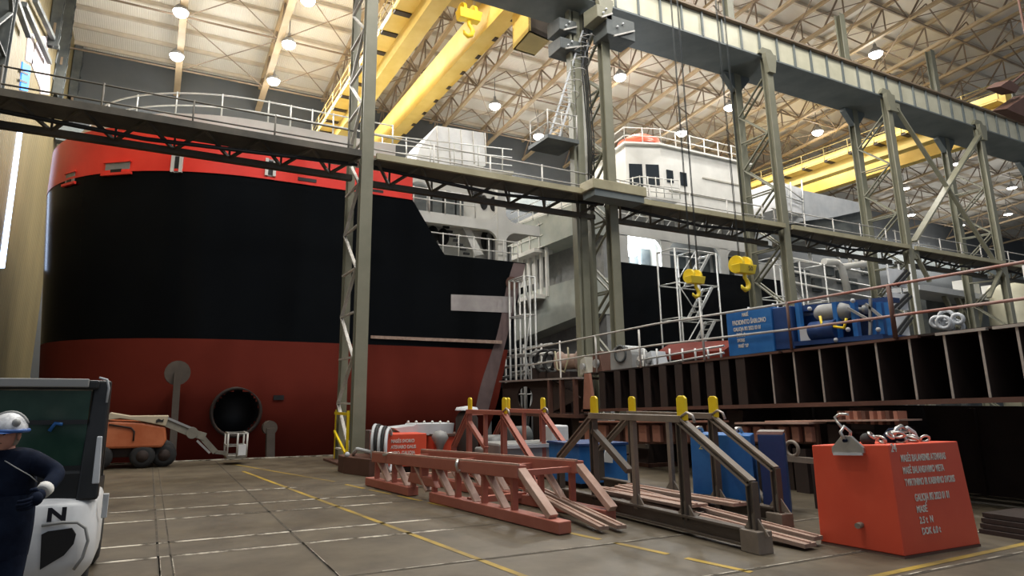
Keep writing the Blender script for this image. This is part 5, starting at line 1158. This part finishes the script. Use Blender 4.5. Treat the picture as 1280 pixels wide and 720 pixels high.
q = [p1, p1 + dd * .40 + nn * .1, p1 + dd * .40 + nn * .9, p1 + nn * .8]; MB().hexa([V((k.x, k.y, .0)) for k in q], [V((k.x, k.y, zt1 + .02)) for k in q]).build('body', M['blue_dark'], r, .015)
MB().hexa([V((k.x, k.y, zt1 + .02)) - dd * .02 for k in q], [V((k.x, k.y, zt1 + .07)) for k in q]).build('lid', M['edge'], r)
c = S(960, 620, X=10.4); r = root('dark_tyre_ring', c, 'dark round ring leaning behind the worn trestle beside the red weight', 'ring')
MB().ring((c.x, c.y, .45), .42, .07, (1, -.2, .1), 24, 8).build('ring_body', M['wornsteel'], r)
c = S(1000, 612, X=10.9); r = root('rusty_pin_bar', (c.x, c.y, .8), 'rusty bar with a round eye between the worn trestle and the red weight', 'bar')
MB().bar((c.x - .1, c.y + .9, .80), (c.x - .1, c.y - .7, .80), .10).build('bar', M['wornsteel'], r); MB().ring((c.x - .1, c.y, .98), .13, .035, (1, 0, 0), 16, 6).build('eye', M['wornsteel'], r)
for y in (c.y + .7, c.y - .5): MB().box(c.x - .2, c.x, y - .08, y + .08, 0, .76).build('leg', M['rust'], r)
for k, (x, y, w_, lb) in enumerate(((11.6, 5.2, .7, 'dark rusty lump of steel at the right edge behind the red weight'), (11.3, 6.6, .5, 'dark rusty plate stack behind the red weight'))):
    r = root('scrap_stack', (x, y, 0), lb, 'scrap')
    for j in range(4): MB().box(x - w_ + .05 * j, x + w_ - .1 * j, y - .3, y + .3, .07 * j, .07 * j + .06).build('plate', M['rust'], r)
# ================================================================ boom lift by the dock edge
r = root('boom_lift', (-.3, 20.6, 0), 'orange articulated boom lift parked by the dock edge under the bow', 'boom lift')
yl = 20.3
b = MB(); b.prism([(-1.25, .55), (.38, .55), (.48, .75), (.42, 1.12), (-.2, 1.25), (-1.1, 1.3), (-1.35, 1.1)], 'y', yl, yl + 1.5); b.build('counterweight_body', M['orange'], r, .06)
b = MB(); b.prism([(-1.1, 1.30), (-.75, 1.36), (-.2, 1.27), (.42, 1.13), (.48, 1.42), (.0, 1.42), (-.5, 1.42), (-1.0, 1.52)], 'y', yl - .03, yl + .6); b.build('boom_cover', M['liftcream'], r, .02)
b = MB(); b.prism([(.16, 1.30), (.22, 1.34), (.30, 1.30), (.36, 1.33), (.34, 1.24), (.24, 1.26), (.17, 1.22)], 'y', yl - .05, yl - .03); b.build('arrow_mark', M['rubber'], r)
b = MB(); b.tube([(-1.0, yl - .02, 1.2), (-.45, yl - .02, 1.1), (-.36, yl - .02, 1.0), (-.36, yl - .02, .75)], .025, 6); b.build('panel_line', M['rust'], r)
for x, y in ((-1.15, yl + .05), (-.1, yl + .1), (.45, yl + .25), (-.1, yl + 1.6), (.45, yl + 1.7)):
    b = MB(); b.lathe([(.001, 0), (.2, 0), (.3, .03), (.33, .1), (.33, .2), (.3, .27), (.2, .3), (.001, .3)], (x, y - .1, .33), (0, 1, 0), 20); wo = b.build('wheel', M['rubber'], r)
    b = MB(); b.lathe([(.001, -.01), (.16, -.01), (.16, .03)], (x, y - .1, .33), (0, 1, 0), 14); b.build('hub', M['rust'], wo)
MB().box(-1.2, .6, yl + .2, yl + 1.5, .3, .55).build('chassis', M['rust'], r, .03)
bs = [S(204, 526, Y=yl + .1), S(240, 541, Y=yl + .2), S(252, 546, Y=yl + .2), S(269, 565, Y=yl + .2)]
MB().bar(bs[0], bs[1], .2, .24).build('lower_boom', M['lift_arm'], r); MB().bar(bs[0] + V((.05, -.1, .1)), bs[1] + V((0, -.1, .12)), .06, .06).build('hydraulic_ram', M['steel'], r)
MB().cyl(bs[1] + V((0, -.15, 0)), bs[1] + V((0, .2, 0)), .16, n=14).build('knuckle', M['lift_arm'], r)
MB().bar(bs[1], bs[2] + V((.1, 0, 0)), .18, .2).build('middle_link', M['lift_arm'], r)
MB().bar(bs[2], bs[3], .14, .16).build('jib', M['lift_arm'], r); MB().bar(bs[2] + V((-.12, -.05, -.1)), bs[3] + V((-.15, -.05, -.02)), .06, .06).build('jib_ram', M['steel'], r)
p, q = S(282, 573, Y=yl + .2), S(308, 541, Y=yl + .2)
bk = MB()
for z in (p.z + .08, (p.z + q.z) / 2, q.z):
    bk.tube([(p.x, yl - .1, z), (q.x, yl - .1, z), (q.x, yl + .7, z), (p.x, yl + .7, z)], .028, 6, True)
for x, y in ((p.x, yl - .1), (q.x, yl - .1), (q.x, yl + .7), (p.x, yl + .7), ((p.x + q.x) / 2, yl - .1)): bk.tube([(x, y, p.z + .05), (x, y, q.z)], .028, 6)
bo = bk.build('basket_cage', M['railgrey'], r); MB().box(p.x, q.x, yl - .1, yl + .7, p.z, p.z + .06).build('basket_floor', M['lift_arm'], bo)
MB().box(p.x + .3, q.x - .02, yl - .13, yl - .08, p.z + .1, p.z + .4).build('control_box', M['canvas'], bo); MB().bar(bs[3], (p.x, yl + .2, p.z + .15), .1).build('basket_bracket', M['lift_arm'], r)
# ================================================================ forklift
yF = 7.0; xF = S(131, 560, Y=yF).x
r = root('forklift', (xF - .6, yF + .8, 0), 'white and black forklift truck seen from its rear corner at the left edge', 'forklift')
xL = xF - 1.22
# counterweight: rounded in plan, with recess
prof = []
def cw(z, ins): 
    pts = []; R = .26
    for k in range(7): t = math.pi / 2 * k / 6; pts.append((xF - ins - R + R * math.sin(t), yF + ins + R - R * math.cos(t)))
    pts += [(xF - ins * .5, yF + 1.0), (xL + ins * .5, yF + 1.0)]
    for k in range(7): t = math.pi / 2 * k / 6; pts.append((xL + ins + R - R * math.cos(t), yF + ins + R - R * math.sin(t)))
    return [V((x, y, z)) for x, y in pts]
levels = [(.12, .20), (.26, .10), (.38, .02), (.46, 0), (.74, 0), (.80, .02), (.93, .03), (.975, .07), (1.0, .16)]
def cwgrid(lo, hi, name, m, zmin=None):
    b = MB(); rows = [cw(z, i) for z, i in levels[lo:hi]]; n = len(rows[0]); b.add([p for row in rows for p in row], [(i * n + k, i * n + (k + 1) % n, (i + 1) * n + (k + 1) % n, (i + 1) * n + k) for i in range(len(rows) - 1) for k in range(n)], True)
    b.f += [list(range(len(b.v) - n, len(b.v))), list(range(n))[::-1]]; b.s += [False, False]; b.m += [0, 0]
    return b.build(name, m, r)
cwgrid(0, 9, 'counterweight', M['fork_white'])
pz = lambda u, v: S(u, v, Y=yF)
# dark recess mouth with raised surround
q = [(50, 712), (52, 668), (60, 664), (90, 660), (95, 668), (92, 680), (80, 694)]
b = MB(); b.hexa([V((pz(u, v).x, yF - .012, pz(u, v).z)) for u, v in q], [V((pz(u, v).x, yF + .02, pz(u, v).z)) for u, v in q]); b.build('recess', M['dark'], r)
b = MB(); pts = [pz(52, 657), pz(78, 653), pz(97, 653), pz(107, 660), pz(110, 676), pz(103, 697), pz(92, 712)]; b.tube([V((p.x, yF - .005, p.z)) for p in pts], .014, 8); b.build('moulded_lip', M['fork_band'], r)
lettering(r, 'N', .155, V((pz(57, 652).x, yF + .008, pz(57, 652).z)), (1, 0, 0), (0, 0, 1), M['letter_d'], xscale=1.3, bold=.007)
# overhead guard, rear posts, glass
zt = pz(60, 474).z
MB().box(xL - .05, xF - .12, yF + .15, yF + 1.9, zt - .09, zt).build('guard_roof', M['fork_black'], r, .02)
MB().box(xL, xF - .2, yF + .10, yF + .16, zt - .07, zt + .01).build('guard_roof_edge', M['fork_band'], r, .01)
MB().hexa([(xF - .2, yF + .12, .97), (xF - .02, yF + .12, .97), (xF - .02, yF + .30, .97), (xF - .2, yF + .30, .97)], [(xF - .17, yF + .25, zt), (xF - .02, yF + .25, zt), (xF - .02, yF + .43, zt), (xF - .17, yF + .43, zt)]).build('guard_post', M['fork_black'], r, .02)
MB().hexa([(xL, yF + .12, .97), (xL + .16, yF + .12, .97), (xL + .16, yF + .30, .97), (xL, yF + .30, .97)], [(xL, yF + .25, zt), (xL + .15, yF + .25, zt), (xL + .15, yF + .43, zt), (xL, yF + .43, zt)]).build('guard_post', M['fork_black'], r, .02)
for x in (xL + .02, xF - .14): MB().bar((x, yF + 2.1, .9), (x, yF + 1.85, zt - .05), .09).build('front_post', M['fork_black'], r)
MB().box(xL + .14, xF - .18, yF + .2, yF + .22, 1.22, zt - .1).build('rear_window', M['fork_glass'], r)
MB().box(xL + .05, xF - .06, yF + .16, yF + .3, .96, 1.24).build('rear_panel', M['fork_black'], r, .03)
MB().box(xL + .14, xF - .18, yF + .17, yF + .21, 1.66, 1.70).build('window_bar', M['fork_black'], r)
MB().box(xL + .12, xF - .18, yF + .18, yF + .2, 1.22, 1.28).build('window_sill_bar', M['fork_black'], r)
p, q = pz(128, 546), pz(119, 605); MB().hexa([(q.x - .03, yF + .02, q.z), (q.x + .03, yF + .02, q.z), (q.x + .03, yF + .06, q.z), (q.x - .03, yF + .06, q.z)], [(p.x - .05, yF + .08, p.z), (p.x - .005, yF + .08, p.z), (p.x - .005, yF + .12, p.z), (p.x - .05, yF + .12, p.z)]).build('grab_handle', M['lightgrey'], r, .008)
p = pz(129, 640); MB().box(p.x - .03, p.x + .02, yF + .3, yF + .36, p.z - .1, p.z + .12).build('side_bracket', M['lightgrey'], r, .006)
b = MB(); p = pz(128, 474); b.tube([(p.x - .04, yF + .2, p.z + .02), (p.x + .03, yF + .2, p.z), (p.x + .05, yF + .22, p.z - .08), (p.x + .045, yF + .22, p.z - .22)], .012, 6); b.build('work_light_wire', M['lightgrey'], r)
for x in (xL + .14, xF - .16):
    b = MB(); b.lathe([(.001, -.09), (.24, -.09), (.29, -.05), (.29, .05), (.24, .09), (.001, .09)], (x, yF + .75, .29), (1, 0, 0), 22); b.build('rear_wheel', M['rubber'], r)
    b = MB(); b.lathe([(.001, -.12), (.28, -.12), (.35, -.07), (.35, .07), (.28, .12), (.001, .12)], (x, yF + 2.1, .35), (1, 0, 0), 22); b.build('front_wheel', M['rubber'], r)
MB().box(xL + .06, xF - .08, yF + .9, yF + 2.3, .3, 1.0).build('chassis', M['fork_black'], r, .04)
MB().box(xL + .35, xF - .4, yF + 1.0, yF + 1.5, 1.0, 1.16).build('seat', M['rubber'], r, .05); MB().box(xL + .35, xF - .4, yF + .82, yF + .95, 1.05, 1.62).build('seat_back', M['rubber'], r, .05)
for x in (xL + .3, xF - .35): MB().box(x - .05, x + .05, yF + 2.35, yF + 2.47, .1, 2.0).build('mast_rail', M['fork_black'], r); MB().box(x - .06, x + .06, yF + 2.45, yF + 3.5, .06, .10).build('fork_tine', M['rust'], r)
b = MB(); p = S(70, 532, Y=yF + .15); b.tube([(p.x - .05, yF + .17, p.z - .05), (p.x - .01, yF + .17, p.z + .02), (p.x + .05, yF + .17, p.z + .01)], .018, 6); b.build('window_sticker', M['blue'], r)
# ================================================================ the worker
def skin_mesh(pts, edges, rad, sub=2):
    me = bpy.data.meshes.new('tmp'); me.from_pydata(pts, edges, []); ob = bpy.data.objects.new('tmp', me); COL.objects.link(ob)
    ob.modifiers.new('s', 'SKIN'); me.skin_vertices[0].data[0].use_root = True
    for i, q in enumerate(rad): me.skin_vertices[0].data[i].radius = q if isinstance(q, tuple) else (q, q)
    s = ob.modifiers.new('d', 'SUBSURF'); s.levels = sub; s.render_levels = sub
    dg = bpy.context.evaluated_depsgraph_get(); dg.update(); m2 = bpy.data.meshes.new_from_object(ob.evaluated_get(dg))
    vs = [v.co.copy() for v in m2.vertices]; fs = [list(p.vertices) for p in m2.polygons]
    bpy.data.objects.remove(ob); bpy.data.meshes.remove(me); bpy.data.meshes.remove(m2); return vs, fs
px, py = -.955, 6.0
yaw = math.radians(-22)                         # body turned slightly to the left of the camera
def W(x, y, z):                                  # local: x to the figure's left (image right), -y forward
    return V((px + x * math.cos(yaw) - y * math.sin(yaw), py + x * math.sin(yaw) + y * math.cos(yaw), z))
# joints
J = dict(pelvis=(0, 0, .98), waist=(0, 0, 1.10), chest=(0, .01, 1.30), upch=(0, .01, 1.42), neck=(0, .0, 1.50), skull=(0, -.02, 1.60),
         shL=(.19, .01, 1.43), elL=(.385, .03, 1.335), wrL=(.40, -.19, 1.235), haL=(.40, -.265, 1.20),
         shR=(-.19, .01, 1.43), elR=(-.27, .05, 1.15), wrR=(-.25, -.12, .93), haR=(-.25, -.15, .85),
         hipL=(.10, 0, .92), knL=(.115, -.02, .50), anL=(.12, .03, .09), toL=(.15, -.14, .05), hipR=(-.10, 0, .92), knR=(-.12, -.03, .50), anR=(-.13, .03, .09), toR=(-.15, -.14, .05))
def sk(names, edges, rad):
    idx = {n: i for i, n in enumerate(names)}; return skin_mesh([W(*J[n]) for n in names], [(idx[a], idx[b]) for a, b in edges], [rad[n] for n in names])
def fingers(side):
    """five separate bent fingers on the hand"""
    h = V(J['ha' + side]); w_ = V(J['wr' + side]); d = (h - w_).normalized(); sx = V((0, 0, 1)) if side == 'L' else V((0, 1, 0)); n_ = d.cross(sx).normalized(); out = []
    for k, (o, ln) in enumerate(((.030, .068), (.010, .078), (-.010, .072), (-.030, .056))):
        b0 = h + d * .03 + sx * o; b1 = b0 + d * ln * .5 + n_ * .012; b2 = b1 + d * ln * .3 + n_ * .026; b3 = b2 + d * ln * .08 + n_ * .03; out.append(([b0, b1, b2, b3], [.0105, .0095, .0085, .007]))
    t0 = h + sx * .034 - d * .02; out.append(([t0, t0 + sx * .03 + d * .02 + n_ * .01, t0 + sx * .04 + d * .05 + n_ * .02], [.013, .011, .009])); return out
r = root('person', (px, py, 0), 'worker in navy workwear and white helmet standing before the forklift, arm bent', 'person')
names = list(J); E_ = [('pelvis', 'waist'), ('waist', 'chest'), ('chest', 'upch'), ('upch', 'neck'), ('neck', 'skull'), ('upch', 'shL'), ('shL', 'elL'), ('elL', 'wrL'), ('wrL', 'haL'), ('upch', 'shR'), ('shR', 'elR'), ('elR', 'wrR'), ('wrR', 'haR'),
     ('pelvis', 'hipL'), ('hipL', 'knL'), ('knL', 'anL'), ('anL', 'toL'), ('pelvis', 'hipR'), ('hipR', 'knR'), ('knR', 'anR'), ('anR', 'toR')]
RB = dict(pelvis=(.15, .11), waist=(.14, .105), chest=(.15, .11), upch=(.12, .09), neck=.055, skull=.06, shL=.062, elL=.043, wrL=.028, haL=(.04, .018), shR=.062, elR=.043, wrR=.028, haR=(.018, .04), hipL=.085, knL=.058, anL=.042, toL=.04, hipR=.085, knR=.058, anR=.042, toR=.04)
vs, fs = sk(names, E_, RB); b = MB(); b.add(vs, fs, True)
# head with face, turned to the left of the camera
hy = yaw - math.radians(4); hc = W(0, -.02, 1.625)
def Hd(x, y, z): return hc + V((x * math.cos(hy) - y * math.sin(hy), x * math.sin(hy) + y * math.cos(hy), z))
def headpt(a, c):
    th = 2 * math.pi * a; ph = math.pi * c; z = math.cos(ph); s = math.sin(ph)
    rx, ry, rz = .077, .098, .125
    if z < 0: k = 1 + z * .22; rx *= k; ry *= 1 + z * .10
    x, y, zz = rx * s * math.sin(th), -ry * s * math.cos(th), rz * z
    front = max(0, math.cos(th)) ** 3
    y -= front * s * (.020 * math.exp(-((zz + .015) / .022) ** 2) * max(0, 1 - (x / .022) ** 2)); y += front * s * .010 * math.exp(-((zz - .018) / .014) ** 2) * (1 if abs(x) > .012 else .3)
    y -= front * .006 * math.exp(-((zz + .058) / .008) ** 2) + front * .008 * math.exp(-((zz + .1) / .015) ** 2); return Hd(x, y, zz)
b.grid(headpt, 32, 24)
for s in (-1, 1): b.ball(Hd(.078 * s, .012, -.005), (.014, .022, .034), 8, 6)
for sd in 'LR':
    for pts, rr in fingers(sd): b.tube([W(*p) for p in pts], rr, 7); b.ball(W(*pts[-1]), rr[-1] * 1.02, 7, 5)
b.build('body', M['skin'], r)
b = MB()
for s in (-1, 1): b.ball(Hd(.031 * s, -.083, .016), .011, 10, 6)
b.each('eye', M['dark'], r); b = MB(); b.grid(lambda a, c: Hd(-.026 + .052 * a, -.094 + .018 * (2 * a - 1) ** 2, -.056 + .006 * c), 8, 1); b.build('mouth', M['rust2'], r)
hr = MB(); hr.grid(lambda a, c: hc + (headpt(.22 + .56 * a, .18 + .50 * c) - hc) * 1.05, 16, 10); hr.build('hair', M['wornsteel'], r)
RJ = dict(hem=(.25, .17), pelvis=(.19, .13), waist=(.25, .17), chest=(.235, .17), upch=(.175, .13), neck=.082, shL=.092, elL=.075, wrL=.05, shR=.092, elR=.072, wrR=.052)
J['hem'] = (0, 0, .74); J['belt'] = (0, 0, 1.06); E_ += [('pelvis', 'hem'), ('pelvis', 'belt')]
nj = ['pelvis', 'waist', 'chest', 'upch', 'neck', 'shL', 'elL', 'wrL', 'shR', 'elR', 'wrR']; J2 = dict(J); J['neck'] = (0, -.005, 1.53); J['pelvis'] = (0, 0, .95)
vs, fs = sk(nj, [e for e in E_ if e[0] in nj and e[1] in nj], RJ); b = MB(); b.add(vs, fs, True); b.grid(lambda a, c: W(math.cos(6.2832 * a) * (.235 + .012 * math.sin(c * 3.14)), math.sin(6.2832 * a) * (.165 + .01 * math.sin(c * 3.14)), 1.20 - .44 * c), 32, 8); jk = b.build('jacket', M['navy'], r)
b = MB(); b.tube([W(.02, -.195, .95), W(.02, -.195, 1.15), W(.02, -.185, 1.32), W(.01, -.12, 1.44)], .006, 6); b.build('zip', M['grey'], jk)
b = MB(); b.tube([W(.07, -.13, 1.45), W(.15, -.12, 1.40), W(.24, -.09, 1.34), W(.29, -.07, 1.29)], .004, 5); b.build('piping', M['grey'], jk)
b = MB(); b.ball(W(-.06, -.18, 1.30), (.03, .012, .022), 10, 6); b.build('badge', M['grey'], jk)
J.update(J2); J['pelvis'] = (0, 0, .95)
nt_ = ['pelvis', 'belt', 'hipL', 'knL', 'anL', 'hipR', 'knR', 'anR']; RT = dict(belt=(.19, .14), pelvis=(.20, .14), hipL=.115, knL=.10, anL=.085, hipR=.115, knR=.10, anR=.085); J['pelvis'] = (0, 0, .99); J['hipL'] = (.105, 0, .78); J['hipR'] = (-.105, 0, .78); J['knL'] = (.14, -.02, .5); J['knR'] = (-.14, -.02, .5); J['anL'] = (.13, .03, .12); J['anR'] = (-.13, .03, .12)
b = MB(); b.ball(W(0, 0, .93), (.205, .15, .17), 18, 12)
for s in (-1, 1): b.tube([W(.09 * s, 0, .94), W(.115 * s, 0, .80), W(.125 * s, -.02, .62), W(.13 * s, -.02, .48), W(.13 * s, .02, .25), W(.13 * s, .03, .09)], [.11, .122, .108, .095, .088, .085], 18)
b.build('trousers', M['navy'], r)
J.update(J2)
for sd in 'LR':
    b = MB(); a_, t_ = V(J['an' + sd]), V(J['to' + sd])
    for s_, rr in ((a_ + V((0, .03, -.03)), (.05, .055, .06)), (a_.lerp(t_, .5) + V((0, 0, -.012)), (.047, .09, .05)), (t_ + V((0, -.02, 0)), (.05, .075, .045))): b.ball(W(*s_), rr, 12, 8)
    b.build('boot', M['rubber'], r)
b = MB()
for sd in 'LR':
    g = MB()
    for pts, rr in fingers(sd): g.tube([W(*p) for p in pts], [q + .004 for q in rr], 8); g.ball(W(*pts[-1]), rr[-1] + .004, 8, 5)
    g.ball(W(*V(J['ha' + sd])), (.048, .048, .05), 10, 8); g.ball(W(*V(J['ha' + sd]).lerp(V(J['wr' + sd]), .5)), (.043, .045, .045), 10, 8); g.build('work_glove', M['navy'], r)
b = MB(); w_, e_ = V(J['wrL']), V(J['elL']); b.tube([W(*w_.lerp(e_, .22)), W(*w_.lerp(e_, -.02))], [.056, .05], 14); b.build('pale_cuff', M['glove'], r)
# helmet
hm = MB(); hz = hc + V((0, 0, .035))
def dome(a, c): th = 2 * math.pi * a; ph = math.pi / 2 * c; return hz + V((.125 * math.sin(ph) * math.cos(th + hy), .14 * math.sin(ph) * math.sin(th + hy) , .135 * math.cos(ph)))
hm.grid(dome, 28, 10); ho = hm.build('helmet', M['helmet'], r)
b = MB(); b.tube([hz + V((.128 * math.cos(t), .143 * math.sin(t), .0)) for t in [2 * math.pi * k / 28 for k in range(28)]], .016, 6, True)
b.grid(lambda a, c: Hd(.11 * math.sin(-1.1 + 2.2 * a) * (1 + .1 * c), -(.118 + .06 * c) * math.cos((-1.1 + 2.2 * a)) - .02, .035 - .015 * c), 14, 3); b.build('brim', M['helmet_b'], ho)
b = MB(); b.tube([hz + V((.127 * math.sin(ph) * math.cos(hy + .4), .142 * math.sin(ph) * math.sin(hy + .4), .137 * math.cos(ph))) for ph in [-1.2 + .24 * k for k in range(11)]], .014, 6)
b.ball(hz + V((.06, -.11, .06)), (.03, .03, .03), 8, 6); b.build('crest', M['grey'], ho)
# ================================================================ camera, fill, colour
cam = bpy.data.cameras.new('camera'); co = bpy.data.objects.new('camera', cam); COL.objects.link(co); SC.camera = co
cam.sensor_width = 36; cam.sensor_fit = 'HORIZONTAL'; cam.lens = FPX / 1280 * 36; cam.shift_x = 60 / 1280; cam.shift_y = -27 / 1280; cam.clip_end = 400; cam.clip_start = .05
co.location = (0, 0, EYE); co.rotation_euler = (math.pi / 2 + PT, 0, -AZ)
wd = bpy.data.worlds.new('hall_daylight'); SC.world = wd; wd.use_nodes = True; bg = wd.node_tree.nodes['Background']; bg.inputs['Color'].default_value = (.80, .88, 1., 1); bg.inputs['Strength'].default_value = WORLD
vs_ = SC.view_settings; vs_.view_transform = 'Standard'; vs_.look = 'None'; vs_.exposure = EXPO; vs_.gamma = 1; vs_.use_curve_mapping = False
SC.cycles.use_denoising = True; SC.cycles.max_bounces = 6; SC.cycles.sample_clamp_indirect = 4
